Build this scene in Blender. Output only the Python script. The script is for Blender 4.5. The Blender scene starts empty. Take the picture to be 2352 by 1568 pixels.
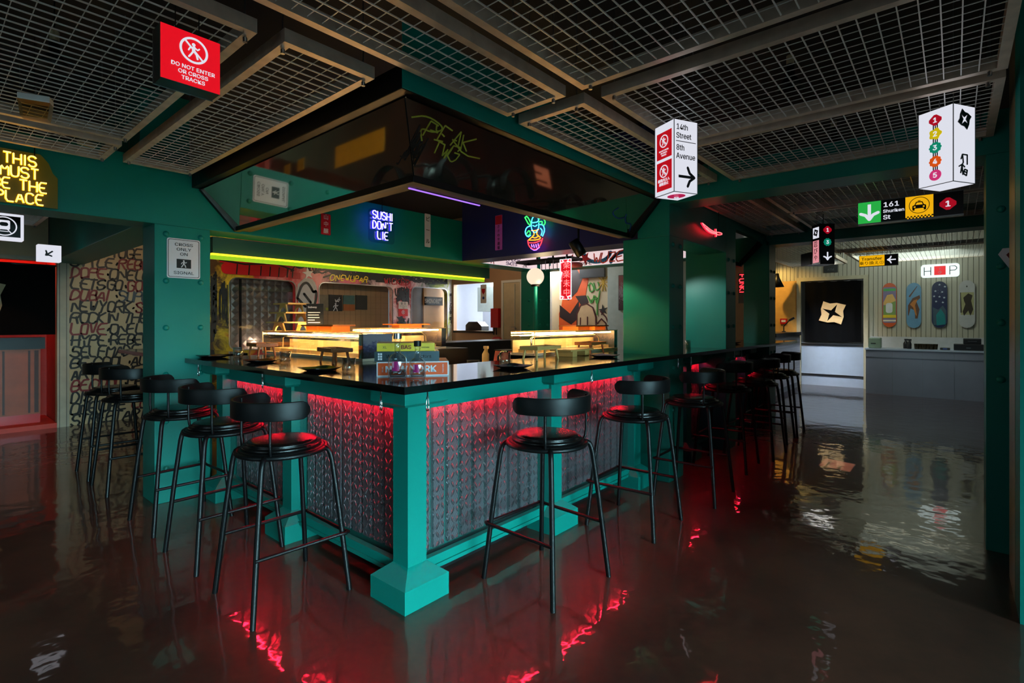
import bpy, math, random
from mathutils import Vector, Matrix
from mathutils.geometry import tessellate_polygon
random.seed(7)
S = bpy.context.scene
COL = S.collection
# ------------------------------------------------------------------ camera
FPX = 1186.0; YAW = math.radians(40.6); CXP = 1176.0; HYP = 739.0
CAM = Vector((-1.515, -1.962, 1.385))
FW = Vector((math.cos(YAW), math.sin(YAW), 0)); RT = Vector((math.sin(YAW), -math.cos(YAW), 0))
cd = bpy.data.cameras.new('camera'); cam = bpy.data.objects.new('camera', cd); COL.objects.link(cam)
cam.location = CAM; cam.rotation_euler = (math.pi/2, 0, YAW - math.pi/2)
cd.sensor_width = 36; cd.lens = FPX/2352*36; cd.shift_y = -45/2352; cd.clip_start = .02
S.camera = cam
S.view_settings.view_transform = 'Standard'; S.view_settings.look = 'None'
S.view_settings.gamma = 1; S.view_settings.use_curve_mapping = False
S.view_settings.exposure = 0.0
# ------------------------------------------------------------------ world + daylight
W = bpy.data.worlds.new('world'); S.world = W; W.use_nodes = True
bg = W.node_tree.nodes['Background']; bg.inputs[0].default_value = (.75, .9, 1, 1); bg.inputs[1].default_value = .25

def area(name, loc, target, sx, sy, power, col, spread=180):
    d = bpy.data.lights.new(name, 'AREA'); d.shape = 'RECTANGLE'; d.size = sx; d.size_y = sy
    d.energy = power; d.color = col; d.spread = math.radians(spread)
    o = bpy.data.objects.new(name, d); COL.objects.link(o); o.location = loc
    o.rotation_euler = (Vector(target) - Vector(loc)).to_track_quat('-Z', 'Y').to_euler()
    return o

def spot(name, loc, target, power, col, ang=60, blend=.5, r=.03):
    d = bpy.data.lights.new(name, 'SPOT'); d.energy = power; d.color = col
    d.spot_size = math.radians(ang); d.spot_blend = blend; d.shadow_soft_size = r
    o = bpy.data.objects.new(name, d); COL.objects.link(o); o.location = loc
    o.rotation_euler = (Vector(target) - Vector(loc)).to_track_quat('-Z', 'Y').to_euler()
    return o

def point(name, loc, power, col, r=.05):
    d = bpy.data.lights.new(name, 'POINT'); d.energy = power; d.color = col; d.shadow_soft_size = r
    o = bpy.data.objects.new(name, d); COL.objects.link(o); o.location = loc
    return o
DAY = (.46, .88, 1.0)
area('daylight_side_window', (-1.2, -5.75, 1.3), (-.2, .4, -1.1), 4.6, 1.5, 185, DAY, 54)
area('daylight_rear_window', (-5.8, 0.6, 1.2), (0, 1.2, .1), 3.0, 1.5, 5, (.6, .9, 1), 80)
sd = bpy.data.lights.new('sun', 'SUN'); sd.energy = 22; sd.angle = .004; sd.color = (1, .86, .76)
sun = bpy.data.objects.new('sun', sd); COL.objects.link(sun)
SUNDIR = Vector((.25, 1.0, -1.05)).normalized()
sun.rotation_euler = SUNDIR.to_track_quat('-Z', 'Y').to_euler()
# ceiling spots over the takeaway area far right, kitchen and pass
area('shop_ceiling_light', (9.6, -1.2, 3.0), (10.9, -1.2, 1.2), 1.6, 1.6, 40, (.86, 1, .9))
area('shop_door_light', (10.0, .05, 2.7), (11.4, .05, 0.35), .4, .4, 16, (.78, .88, 1), 50)  # added lamp, brightens the steel lower panel of the door
area('kitchen_light', (6.3, 4.4, 2.7), (6.6, 4.4, 0), 1.4, 1.0, 420, (.86, .94, 1))
area('left_room_light', (.5, 4.4, 2.85), (.3, 7, 1.4), .8, .5, 13, (1, .72, .5))

def at(px, py, X=None, Y=None, Z=None):
    """world point seen at a place of the photograph, on a plane x=, y= or z="""
    d = FW + RT*((px-CXP)/FPX) - Vector((0, 0, 1))*((py-HYP)/FPX)
    t = (X-CAM.x)/d.x if X is not None else (Y-CAM.y)/d.y if Y is not None else (Z-CAM.z)/d.z
    return CAM + d*t

# ------------------------------------------------------------------ materials
def lin(c):
    r = []
    for v in c[:3]:
        v = v/255; r.append(v/12.92 if v <= .04045 else ((v+.055)/1.055)**2.4)
    return (*r, 1)
MATS = {}
def nd(nt, t, **k):
    n = nt.nodes.new(t)
    for a, b in k.items(): setattr(n, a, b)
    return n
def mat(name, col, rough=.5, metal=0, emit=None, es=0, noise=.12, ns=9, bump=0, bs=60, coat=0, spec=.5, rn=0):
    if name in MATS: return MATS[name]
    m = bpy.data.materials.new(name); m.use_nodes = True; nt = m.node_tree
    p = nt.nodes['Principled BSDF']
    p.inputs['Roughness'].default_value = rough; p.inputs['Metallic'].default_value = metal
    p.inputs['Specular IOR Level'].default_value = spec; p.inputs['Coat Weight'].default_value = coat
    p.inputs['Coat Roughness'].default_value = .05
    c = lin(col); p.inputs['Base Color'].default_value = c
    tc = nd(nt, 'ShaderNodeTexCoord')
    if noise:
        n = nd(nt, 'ShaderNodeTexNoise'); n.inputs['Scale'].default_value = ns; n.inputs['Detail'].default_value = 5
        nt.links.new(tc.outputs['Object'], n.inputs['Vector'])
        mr = nd(nt, 'ShaderNodeMapRange'); mr.inputs['To Min'].default_value = 1-noise*1.6; mr.inputs['To Max'].default_value = 1+noise*1.6
        nt.links.new(n.outputs['Fac'], mr.inputs['Value'])
        mx = nd(nt, 'ShaderNodeVectorMath', operation='SCALE'); mx.inputs[0].default_value = c[:3]
        nt.links.new(mr.outputs[0], mx.inputs['Scale']); nt.links.new(mx.outputs[0], p.inputs['Base Color'])
        if rn:
            m2 = nd(nt, 'ShaderNodeMapRange'); m2.inputs['To Min'].default_value = max(0, rough-rn); m2.inputs['To Max'].default_value = rough+rn
            nt.links.new(n.outputs['Fac'], m2.inputs['Value']); nt.links.new(m2.outputs[0], p.inputs['Roughness'])
    if bump:
        n = nd(nt, 'ShaderNodeTexNoise'); n.inputs['Scale'].default_value = bs; n.inputs['Detail'].default_value = 3
        nt.links.new(tc.outputs['Object'], n.inputs['Vector'])
        b = nd(nt, 'ShaderNodeBump'); b.inputs['Strength'].default_value = bump; b.inputs['Distance'].default_value = .01
        nt.links.new(n.outputs['Fac'], b.inputs['Height']); nt.links.new(b.outputs[0], p.inputs['Normal'])
    if emit:
        p.inputs['Emission Color'].default_value = lin(emit); p.inputs['Emission Strength'].default_value = es
    MATS[name] = m
    return m
def glow(name, col, es):
    return mat(name, (20, 20, 20), .4, emit=col, es=es, noise=0)
def glass(name, tint=(1, 1, 1), refl=1.0, rough=.02):
    if name in MATS: return MATS[name]
    m = bpy.data.materials.new(name); m.use_nodes = True; nt = m.node_tree; nt.nodes.clear()
    o = nd(nt, 'ShaderNodeOutputMaterial'); t = nd(nt, 'ShaderNodeBsdfTransparent'); g = nd(nt, 'ShaderNodeBsdfGlossy')
    t.inputs[0].default_value = (*tint, 1); g.inputs['Roughness'].default_value = rough
    lw = nd(nt, 'ShaderNodeLayerWeight'); lw.inputs['Blend'].default_value = .25
    mr = nd(nt, 'ShaderNodeMapRange'); mr.inputs['To Min'].default_value = .05*refl; mr.inputs['To Max'].default_value = min(1, .8*refl)
    mx = nd(nt, 'ShaderNodeMixShader')
    nt.links.new(lw.outputs['Facing'], mr.inputs['Value']); nt.links.new(mr.outputs[0], mx.inputs[0])
    nt.links.new(t.outputs[0], mx.inputs[1]); nt.links.new(g.outputs[0], mx.inputs[2]); nt.links.new(mx.outputs[0], o.inputs[0])
    MATS[name] = m
    return m

GREEN = mat('teal_painted_steel', (0, 120, 107), .42, spec=.32, noise=.08, ns=3, bump=.05, bs=90)
BLACKM = mat('black_metal', (7, 7, 8), .42, metal=0, noise=.1, spec=.3)
BLACKW = mat('black_stained_wood', (9, 9, 10), .45, noise=.2, ns=20, spec=.3)
SEATM = mat('black_leatherette', (12, 9, 9), .26, noise=.1, bump=.08, bs=180)
TOP = mat('black_stone_top', (10, 10, 11), .085, noise=.2, ns=30, spec=.6)
STEEL = mat('brushed_steel', (150, 152, 155), .28, metal=1, noise=.06, ns=20)
CHROME = mat('chrome', (215, 215, 220), .08, metal=1, noise=.02)
TRAYM = mat('galvanised_tray_steel', (205, 190, 172), .4, metal=.5, noise=.25, ns=14)
WIREM = mat('galvanised_wire', (215, 215, 210), .38, metal=.3, noise=.05)
WHITE = mat('white_paint', (215, 215, 212), .5, noise=.03)
OFFW = mat('warm_white_wall', (196, 188, 172), .6, noise=.05, bump=.05, bs=40)
SIGNW = mat('sign_white', (222, 220, 228), .4, noise=.02)
INK = mat('black_ink', (10, 10, 10), .5, noise=.05)
WOODL = mat('light_bamboo', (214, 168, 96), .5, noise=.12, ns=14)
WOODD = mat('brown_board_wood', (150, 84, 36), .45, noise=.18, ns=14)
REDP = mat('red_plastic', (190, 18, 24), .35, noise=.05)
DARK = mat('dark_grey_plastic', (22, 22, 25), .4, noise=.08)
CEIL = mat('black_ceiling_paint', (9, 10, 11), .8, noise=.1)
GL = glass('clear_glass'); GLB = glass('drinking_glass', (.975, .98, .98), 1.25)
GLC = glass('case_acrylic', (.95, .95, .93), .8)
LB = glow('lightbox_white', (236, 238, 250), .86)
LBK = mat('lightbox_black', (8, 8, 9), .3, noise=.05)
LRED = glow('lightbox_red', (232, 14, 32), .95)
LYEL = glow('lightbox_yellow', (246, 180, 10), .92)
LINK = mat('lightbox_print', (14, 14, 18), .4, noise=0)

# ------------------------------------------------------------------ mesh builder
class MB:
    def __init__(s, T=None):
        s.v = []; s.f = []; s.sm = []; s.mi = []; s.m = 0; s.T = T or Matrix.Identity(4)
    def add(s, vs, fs, smooth=False):
        b = len(s.v); s.v += [s.T @ Vector(v) for v in vs]
        for f in fs:
            s.f.append(tuple(b+i for i in f)); s.sm.append(smooth); s.mi.append(s.m)
        return s
    def box(s, x0, y0, z0, x1, y1, z1):
        x0, x1 = sorted((x0, x1)); y0, y1 = sorted((y0, y1)); z0, z1 = sorted((z0, z1))
        v = [(x, y, z) for z in (z0, z1) for y in (y0, y1) for x in (x0, x1)]
        return s.add(v, [(0, 2, 3, 1), (4, 5, 7, 6), (0, 1, 5, 4), (2, 6, 7, 3), (0, 4, 6, 2), (1, 3, 7, 5)])
    def bar(s, a, b, w, h=None, up=(0, 0, 1)):
        a = Vector(a); b = Vector(b); d = (b-a).normalized(); u = Vector(up)
        r = d.cross(u)
        if r.length < 1e-4: r = d.cross(Vector((1, 0, 0)))
        r.normalize(); u = r.cross(d); h = h or w
        v = []
        for p in (a, b):
            for i, j in ((-1, -1), (1, -1), (1, 1), (-1, 1)): v.append(p + r*(i*w/2) + u*(j*h/2))
        return s.add(v, [(0, 1, 2, 3), (7, 6, 5, 4), (0, 4, 5, 1), (1, 5, 6, 2), (2, 6, 7, 3), (3, 7, 4, 0)])
    def tube(s, path, r, n=8, closed=False, caps=True):
        P = [Vector(p) for p in path]; N = len(P); R = r if isinstance(r, (list, tuple)) else [r]*N
        rings = []; prev = None
        for i in range(N):
            if closed: t = (P[(i+1) % N]-P[i-1])
            else: t = P[min(i+1, N-1)]-P[max(i-1, 0)]
            t.normalize()
            if prev is None:
                a = Vector((0, 0, 1)) if abs(t.z) < .9 else Vector((1, 0, 0))
                x = t.cross(a).normalized()
            else:
                x = prev - t*prev.dot(t)
                x.normalize()
            prev = x; y = t.cross(x)
            rings.append([P[i] + (x*math.cos(k*2*math.pi/n) + y*math.sin(k*2*math.pi/n))*R[i] for k in range(n)])
        v = [q for g in rings for q in g]; f = []
        for i in range(N if closed else N-1):
            j = (i+1) % N
            for k in range(n):
                k2 = (k+1) % n; f.append((i*n+k, i*n+k2, j*n+k2, j*n+k))
        s.add(v, f, True)
        if caps and not closed:
            s.add(rings[0], [tuple(range(n))[::-1]]); s.add(rings[-1], [tuple(range(n))])
        return s
    def lathe(s, prof, n=24, c=(0, 0, 0), smooth=True):
        v = []; f = []
        for r, z in prof:
            for k in range(n):
                a = k*2*math.pi/n; v.append((c[0]+r*math.cos(a), c[1]+r*math.sin(a), c[2]+z))
        for i in range(len(prof)-1):
            for k in range(n):
                k2 = (k+1) % n; f.append((i*n+k, i*n+k2, (i+1)*n+k2, (i+1)*n+k))
        return s.add(v, f, smooth)
    def cyl(s, c, r, h, n=20):
        return s.lathe([(.0001, 0), (r, 0), (r, 0), (r, h), (r, h), (.0001, h)], n, c, smooth=False)
    def sphere(s, c, r, n=16, m=10, sz=1):
        return s.lathe([(max(.0001, r*math.sin(math.pi*i/m)), -r*sz*math.cos(math.pi*i/m)) for i in range(m+1)], n, c)
    def prism(s, poly, a, b, axis='y', holes=()):
        """2D polygon extruded along an axis: y -> (x,z), z -> (x,y), x -> (y,z)"""
        def P(q, t):
            return (q[0], t, q[1]) if axis == 'y' else (q[0], q[1], t) if axis == 'z' else (t, q[0], q[1])
        loops = [list(poly)] + [list(h) for h in holes]
        if len(loops) == 1 and len(poly) == 4:
            tris = [(0, 1, 2, 3)]
        else:
            tris = tessellate_polygon([[Vector((p[0], p[1], 0)) for p in l] for l in loops])
        flat = [p for l in loops for p in l]; n = len(flat)
        s.add([P(q, a) for q in flat] + [P(q, b) for q in flat],
              [tuple(t) for t in tris] + [tuple(i+n for i in reversed(t)) for t in tris])
        for l in loops:
            k = len(l)
            s.add([P(q, a) for q in l] + [P(q, b) for q in l], [(i, (i+1) % k, (i+1) % k+k, i+k) for i in range(k)])
        return s
    def stroke(s, pts, w, y0, y1, n=8):
        """flat painted line in the x-z plane, round ended"""
        p = [Vector((a[0], a[1])) for a in pts]; s.n = getattr(s, 'n', 0)+1; y0 -= (s.n % 40)*.00004
        for i in range(len(p)-1):
            d = p[i+1]-p[i]
            if d.length < 1e-6: continue
            d.normalize(); q = Vector((-d.y, d.x))*w/2
            s.prism([p[i]+q, p[i]-q, p[i+1]-q, p[i+1]+q], y0-.00001*(i % 3), y1)
        if n:
            for a in p: s.prism([(a.x+w/2*math.cos(k*2*math.pi/n), a.y+w/2*math.sin(k*2*math.pi/n)) for k in range(n)], y0-.00004, y1)
        return s
    def build(s, name, m, parent=None, bevel=0, seg=2):
        me = bpy.data.meshes.new(name); me.from_pydata(s.v, [], s.f)
        for q in (m if isinstance(m, (list, tuple)) else [m]): me.materials.append(q)
        me.polygons.foreach_set('use_smooth', s.sm); me.polygons.foreach_set('material_index', s.mi); me.update()
        import bmesh
        bm = bmesh.new(); bm.from_mesh(me); bmesh.ops.remove_doubles(bm, verts=bm.verts, dist=1e-6) if bevel else None
        bmesh.ops.recalc_face_normals(bm, faces=bm.faces); bm.to_mesh(me); bm.free()
        o = bpy.data.objects.new(name, me); COL.objects.link(o)
        if parent: o.parent = parent
        if bevel:
            b = o.modifiers.new('bevel', 'BEVEL'); b.width = bevel; b.segments = seg; b.limit_method = 'ANGLE'; b.angle_limit = .7
        return o

def arc(cx, cy, r, a0, a1, n=10, ry=None):
    ry = r if ry is None else ry
    return [(cx+r*math.cos(math.radians(a0+(a1-a0)*i/n)), cy+ry*math.sin(math.radians(a0+(a1-a0)*i/n))) for i in range(n+1)]
def rrect(x0, y0, x1, y1, r, n=5):
    return (arc(x1-r, y1-r, r, 0, 90, n)+arc(x0+r, y1-r, r, 90, 180, n)+arc(x0+r, y0+r, r, 180, 270, n)+arc(x1-r, y0+r, r, 270, 360, n))
def circ(cx, cy, r, n=24): return [(cx+r*math.cos(k*2*math.pi/n), cy+r*math.sin(k*2*math.pi/n)) for k in range(n)]
def tag(o, label=None, cat=None, group=None, kind=None):
    if label: o['label'] = label
    if cat: o['category'] = cat
    if group: o['group'] = group
    if kind: o['kind'] = kind
    return o
def thing(name, label, cat, loc=(0, 0, 0), rz=0, group=None):
    o = bpy.data.objects.new(name, None); COL.objects.link(o); o.location = loc; o.rotation_euler = (0, 0, rz)
    o.empty_display_size = .05
    return tag(o, label, cat, group)
def struct(o): o['kind'] = 'structure'; return o
def dup(root, loc=None, rz=None, label=None, group=None):
    def cp(o, par):
        c = o.copy(); COL.objects.link(c)
        if par: c.parent = par
        for ch in list(o.children): cp(ch, c)
        return c
    c = cp(root, None)
    if loc is not None: c.location = loc
    if rz is not None: c.rotation_euler = (0, 0, rz)
    return tag(c, label, None, group)
try:    # Blender's own bundled sans serif; its built-in one otherwise
    import os
    SANS = bpy.data.fonts.load(os.path.join(bpy.utils.system_resource('DATAFILES', path='fonts'), 'Inter.woff2'))
except Exception:
    SANS = None
def text(par, name, st, x, z, size, m, y=-.004, align='CENTER', bold=0, sx=1, ext=.0006, flip=False, roll=0):
    cjk = any(ord(c) > 0x2000 for c in st)
    cu = bpy.data.curves.new('t', 'FONT'); cu.body = st; cu.align_x = align; cu.align_y = 'CENTER'
    if SANS and not cjk: cu.font = SANS; cu.size = size*1.16
    else: cu.size = size
    cu.extrude = ext; cu.resolution_u = 3
    ob = bpy.data.objects.new('t', cu); me = bpy.data.meshes.new_from_object(ob)
    bpy.data.objects.remove(ob); bpy.data.curves.remove(cu)
    v0 = [tuple(v.co) for v in me.vertices]; f0 = [tuple(p.vertices) for p in me.polygons]; bpy.data.meshes.remove(me)
    off = [(0, 0)] if not bold else [(-bold*size, 0), (bold*size, 0), (0, bold*size*.6), (0, -bold*size*.6), (0, 0)]
    V = []; F = []
    for k, (dx, dy) in enumerate(off):
        b = len(V); V += [(a+dx, b_+dy, c+k*.00003) for a, b_, c in v0]; F += [tuple(i+b for i in f) for f in f0]
    me = bpy.data.meshes.new(name); me.from_pydata(V, [], F); me.materials.append(m)
    me.transform(Matrix.Translation((x, y, z)) @ Matrix.Rotation(roll, 4, 'Y') @ Matrix.Rotation(math.pi/2, 4, 'X') @ Matrix.Diagonal((sx*(-1 if flip else 1), 1, 1, 1)))
    o = bpy.data.objects.new(name, me); COL.objects.link(o); o.parent = par
    return o
FONT = {k: [[(int(p[0]), int(p[1])) for p in pl.split()] for pl in v.split(';')] for k, v in {
 'A': "00 26 40;12 32", 'B': "03 33 42 41 30 00 06 36 45 44 33", 'C': "45 36 16 05 01 10 30 41", 'D': "00 06 26 44 42 20 00",
 'E': "46 06 00 40;03 33", 'F': "46 06 00;03 33", 'G': "45 36 16 05 01 10 30 41 43 23", 'H': "00 06;40 46;03 43", 'I': "20 26",
 'J': "36 31 20 10 01", 'K': "00 06;46 03 40", 'L': "06 00 40", 'M': "00 06 23 46 40", 'N': "00 06 40 46", 'O': "10 01 05 16 36 45 41 30 10",
 'P': "00 06 36 45 44 33 03", 'Q': "10 01 05 16 36 45 41 30 10;22 40", 'R': "00 06 36 45 44 33 03;23 40", 'S': "45 36 16 05 04 13 33 42 41 30 10 01",
 'T': "06 46;26 20", 'U': "06 01 10 30 41 46", 'V': "06 20 46", 'W': "06 10 24 30 46", 'X': "00 46;06 40", 'Y': "06 23 46;23 20",
 'Z': "06 46 00 40", '.': "22 23", "'": "26 25", '-': "13 33", '~': "02 14 22 34 42"}.items()}
def lines(st, x, z, h, w=None, gap=.35, jit=0, slant=0, center=False):
    """single-stroke lettering: list of polylines in x-z"""
    w = w or h*.6; out = []; cx = x
    if center: cx = x - sum((w*.35 if c in "I'." else w*.6 if c == ' ' else w)+w*gap for c in st)/2 + w*gap/2
    for c in st:
        cw = w*.35 if c in "I'." else w
        if c == ' ': cx += w*.6+w*gap; continue
        for pl in FONT.get(c, []):
            q = []
            for (a, b) in pl:
                a2 = (a-2) if c in "I'." else a
                px = cx + (cw/2 if c in "I'." else 0) + a2/4*w + random.uniform(-jit, jit)*h + slant*b/6*h
                q.append((px, z + b/6*h + random.uniform(-jit, jit)*h))
            out.append(q)
        cx += cw + w*gap
    return out
def soft(pl, it=1):
    for _ in range(it):
        n = [pl[0]]
        for a, b in zip(pl, pl[1:]):
            n += [(a[0]*.75+b[0]*.25, a[1]*.75+b[1]*.25), (a[0]*.25+b[0]*.75, a[1]*.25+b[1]*.75)]
        pl = n+[pl[-1]]
    return pl
def tagstroke(n, cx, cz, w, h, k=9):
    """a looping scrawl used for illegible tags"""
    out = []
    for i in range(n):
        x = cx - w/2 + w*random.random()*.7; z = cz + random.uniform(-h/2, h/2)
        p = [(x, z)]
        for j in range(k):
            x += random.uniform(-.05, .2)*w; z = cz + random.uniform(-h/2, h/2); p.append((min(x, cx+w/2), z))
        out.append(soft(p, 2))
    return out
def shuriken(cx, cz, r, rot=0, hole=.98):
    """pinwheel outline with a four-pointed star cut out of it: (outer, [hole])"""
    f = lambda q, d: (cx+r*q*math.cos(math.radians(rot+d)), cz+r*q*math.sin(math.radians(rot+d)))
    out = []; inn = []
    for k in range(4):
        out += [f(1.15, 90*k), f(.87, 90*k+35), f(.78, 90*k+68)]
        inn += [f(.80*hole, 90*k+30), f(.22*hole, 90*k+78)]
    return out, [inn]
def walker(b, cx, cz, s, y0, y1):
    b.prism(circ(cx-.02*s, cz+.36*s, .1*s, 14), y0, y1)
    for pl, w in (([(0, .2), (-.03, -.05)], .17), ([(-.02, .2), (-.22, .12), (-.3, -.05)], .08), ([(.02, .2), (.2, .1), (.3, .2)], .08),
                  ([(-.04, -.05), (-.15, -.25), (-.28, -.45)], .1), ([(0, -.05), (.14, -.22), (.2, -.46)], .1)):
        b.stroke([(cx+x*s, cz+z*s) for x, z in pl], w*s, y0, y1)

# ================================================================== the room
def floor_mat():
    m = bpy.data.materials.new('polished_brown_resin'); m.use_nodes = True; nt = m.node_tree; p = nt.nodes['Principled BSDF']
    tc = nd(nt, 'ShaderNodeTexCoord')
    n = nd(nt, 'ShaderNodeTexNoise'); n.inputs['Scale'].default_value = 1.6; n.inputs['Detail'].default_value = 9; n.inputs['Roughness'].default_value = .62
    n2 = nd(nt, 'ShaderNodeTexNoise'); n2.inputs['Scale'].default_value = 26; n2.inputs['Detail'].default_value = 4
    r = nd(nt, 'ShaderNodeValToRGB'); e = r.color_ramp.elements
    e[0].position = .33; e[0].color = lin((36, 19, 14)); e[1].position = .7; e[1].color = lin((70, 39, 28))
    mm = nd(nt, 'ShaderNodeMath', operation='MULTIPLY_ADD'); mm.inputs[1].default_value = .22
    sb = nd(nt, 'ShaderNodeMath', operation='MULTIPLY_ADD'); sb.inputs[1].default_value = .85; sb.inputs[2].default_value = 0
    for q in (n, n2): nt.links.new(tc.outputs['Object'], q.inputs['Vector'])
    nt.links.new(n.outputs['Fac'], sb.inputs[0]); nt.links.new(n2.outputs['Fac'], mm.inputs[0]); nt.links.new(sb.outputs[0], mm.inputs[2])
    nt.links.new(mm.outputs[0], r.inputs[0]); nt.links.new(r.outputs[0], p.inputs['Base Color'])
    p.inputs['Roughness'].default_value = .42; p.inputs['Specular IOR Level'].default_value = .35
    p.inputs['Coat Weight'].default_value = 1; p.inputs['Coat Roughness'].default_value = .045; p.inputs['Coat IOR'].default_value = 1.5
    w = nd(nt, 'ShaderNodeTexNoise'); w.inputs['Scale'].default_value = 5.5; w.inputs['Detail'].default_value = 2
    w2 = nd(nt, 'ShaderNodeTexNoise'); w2.inputs['Scale'].default_value = 30; w2.inputs['Detail'].default_value = 1
    ad = nd(nt, 'ShaderNodeMath', operation='MULTIPLY_ADD'); ad.inputs[1].default_value = .045
    for q in (w, w2): nt.links.new(tc.outputs['Object'], q.inputs['Vector'])
    nt.links.new(w2.outputs['Fac'], ad.inputs[0]); nt.links.new(w.outputs['Fac'], ad.inputs[2])
    b = nd(nt, 'ShaderNodeBump'); b.inputs['Strength'].default_value = .27; b.inputs['Distance'].default_value = .012
    nt.links.new(ad.outputs[0], b.inputs['Height']); nt.links.new(b.outputs[0], p.inputs['Coat Normal'])
    return m
FLOOR = floor_mat()
struct(MB().prism([(-5.7, -5.7), (1.9, -5.7), (1.9, -3.5), (12.2, -3.5), (12.2, 9), (-5.7, 9)], -.1, 0, 'z').build('floor', FLOOR))
struct(MB().prism([(-5.7, -5.7), (1.9, -5.7), (1.9, -3.5), (12.2, -3.5), (12.2, 9), (-5.7, 9)], 3.25, 3.35, 'z').build('ceiling', CEIL))
WD = mat('dark_green_wall', (12, 74, 64), .55, noise=.08, ns=3)
# near right wall with a shop window, wall further on
struct(MB().prism([(-5.6, 0), (1.9, 0), (1.9, 3.25), (-5.6, 3.25)], -5.6, -5.5, 'y', holes=[[(-3.6, .5), (1.2, .5), (1.2, 2.1), (-3.6, 2.1)]]).build('wall_right', GREEN))
struct(MB().box(1.8, -5.5, 0, 1.9, -2.3, 3.25).box(1.8, -2.3, 0, 2.04, -2.19, 3.25).build('wall_right_return', GREEN))
f = MB(); f.box(-3.6, -5.58, .5, -3.55, -5.52, 2.1).box(1.15, -5.58, .5, 1.2, -5.52, 2.1).box(-3.55, -5.58, .5, 1.15, -5.52, .55).box(-3.55, -5.58, 2.05, 1.15, -5.52, 2.1).box(-1.23, -5.58, .55, -1.18, -5.52, 2.05)
wf = struct(f.build('window_1', BLACKM)); MB().box(-3.55, -5.555, .55, 1.15, -5.545, 2.05).build('glass_pane', GL, wf)
struct(MB().box(2.04, -3.3, 0, 2.38, -2.188, 3.25).build('trim_1', mat('satin_metal_trim', (150, 140, 112), .35, metal=.6)))
struct(MB().prism([(2.38, 0), (12, 0), (12, 3.25), (2.38, 3.25)], -3.3, -3.2, 'y', holes=[[(3.62, 2.05), (3.99, 2.05), (3.99, 2.45), (3.62, 2.45)]]).build('wall_right_far', mat('grey_wall', (70, 78, 74), .6)))
wf = struct(MB().box(3.6, -3.21, 2.03, 4.01, -3.18, 2.05).box(3.6, -3.21, 2.45, 4.01, -3.18, 2.47).box(3.6, -3.21, 2.05, 3.62, -3.18, 2.45).box(3.99, -3.21, 2.05, 4.01, -3.18, 2.45).build('window_2', BLACKM))
for zz in (2.16, 2.27, 2.36): MB().box(3.62, -3.2, zz, 3.9 if zz > 2.2 else 3.8, -3.19, zz+.018).build('louvre', BLACKM, wf)
struct(MB().prism([(-5.6, 0), (7, 0), (7, 3.25), (-5.6, 3.25)], -5.7, -5.6, 'x', holes=[[(-1.3, .4), (1.7, .4), (1.7, 2.1), (-1.3, 2.1)]]).build('wall_rear', GREEN))
f = MB(); f.box(-5.66, -1.3, .4, -5.62, -1.25, 2.1).box(-5.66, 1.65, .4, -5.62, 1.7, 2.1).box(-5.66, -1.25, .4, -5.62, 1.65, .45).box(-5.66, -1.25, 2.05, -5.62, 1.65, 2.1)
wf = struct(f.build('window_3', BLACKM)); MB().box(-5.645, -1.25, .45, -5.635, 1.65, 2.05).build('glass_pane', GL, wf)

# ------------------------------------------------------------------ steel columns and beams
RIV = MB().lathe([(.0001, .017), (.011, .016), (.019, .009), (.022, 0)], 12)
rivet0 = None
def rivets(par, pts, face):
    """face '-y' or '-x': dome heads standing on that face"""
    global rivet0
    for (x, y, z) in pts:
        if rivet0 is None:
            o = RIV.build('rivet', GREEN, par); rivet0 = o
        else:
            o = rivet0.copy(); COL.objects.link(o); o.parent = par
        o.location = (x, y, z); o.rotation_euler = (math.pi/2, 0, 0) if face == '-y' else (0, -math.pi/2, 0)
ZR = (2.06, 1.70, 1.34, .98, .62, .26)
def column(label, x0, y0, x1, y1, h, riv=None, sill=0):
    t = thing('steel_column', label, 'column', ((x0+x1)/2, (y0+y1)/2, 0))
    a, b = (x1-x0)/2, (y1-y0)/2
    MB().box(-a, -b, 0, a, b, h).build('shaft', GREEN, t, bevel=.004)
    if riv:
        rivets(t, [(x, -b, z) for z in ZR if z < h for x in (-a+.075, a-.07)], '-y')
    return t
cA = column('wide riveted green steel column at the left end of the bar counter, carrying the signal sign', -.31, 2.63, .075, 2.93, 2.13, True)
cB = column('riveted green steel column in the middle of the right bar counter, under the red sword', 2.74, -.1, 3.04, .344, 2.13, True)
cD = column('riveted green steel column behind the second counter bay, right of the sword', 4.19, -.1, 4.51, .344, 2.75, True)
cE = column('slim riveted green steel column at the far end of the right bar counter', 5.89, -.1, 6.2, .223, 2.45, True)
cC = column('green steel column inside the bar behind the globe lamp', 4.4, 2.63, 4.72, 2.93, 2.13, True)
rivets(cC, [(-.16, .0, z) for z in ZR[:5]], '-x')
cR = column('dark green riveted steel column at the right edge of the view', 2.74, -2.5, 3.04, -2.107, 2.4, False)
rivets(cR, [(-.15, .13, z) for z in (2.06, 1.72, 1.38, 1.04)], '-x')
def beam(label, b, name='steel_beam', m=GREEN):
    o = MB().box(*b).build(name, m, bevel=.004); return tag(o, label, 'beam')
beam('long green steel beam over the left opening and across the back of the bar', (-5.6, 2.63, 2.13, 4.72, 2.93, 2.62))
beam('black hood beam above the left counter wing', (-.06, -.055, 2.447, .08, 2.63, 2.56), 'steel_beam', BLACKM)  # shade of the unlit side is put into the black material
beam('green hood beam above the right counter wing up to the sword column', (-.06, -.06, 2.449, 2.74, -.055, 2.75))
beam('black soffit of the right hood beam', (.08, -.054, 2.447, 2.74, .08, 2.56), 'steel_beam', BLACKM)
beam('green steel panel above the second counter bay, behind the red sword', (2.74, -.1, 2.13, 4.19, .2, 2.66), 'steel_fascia')
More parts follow.
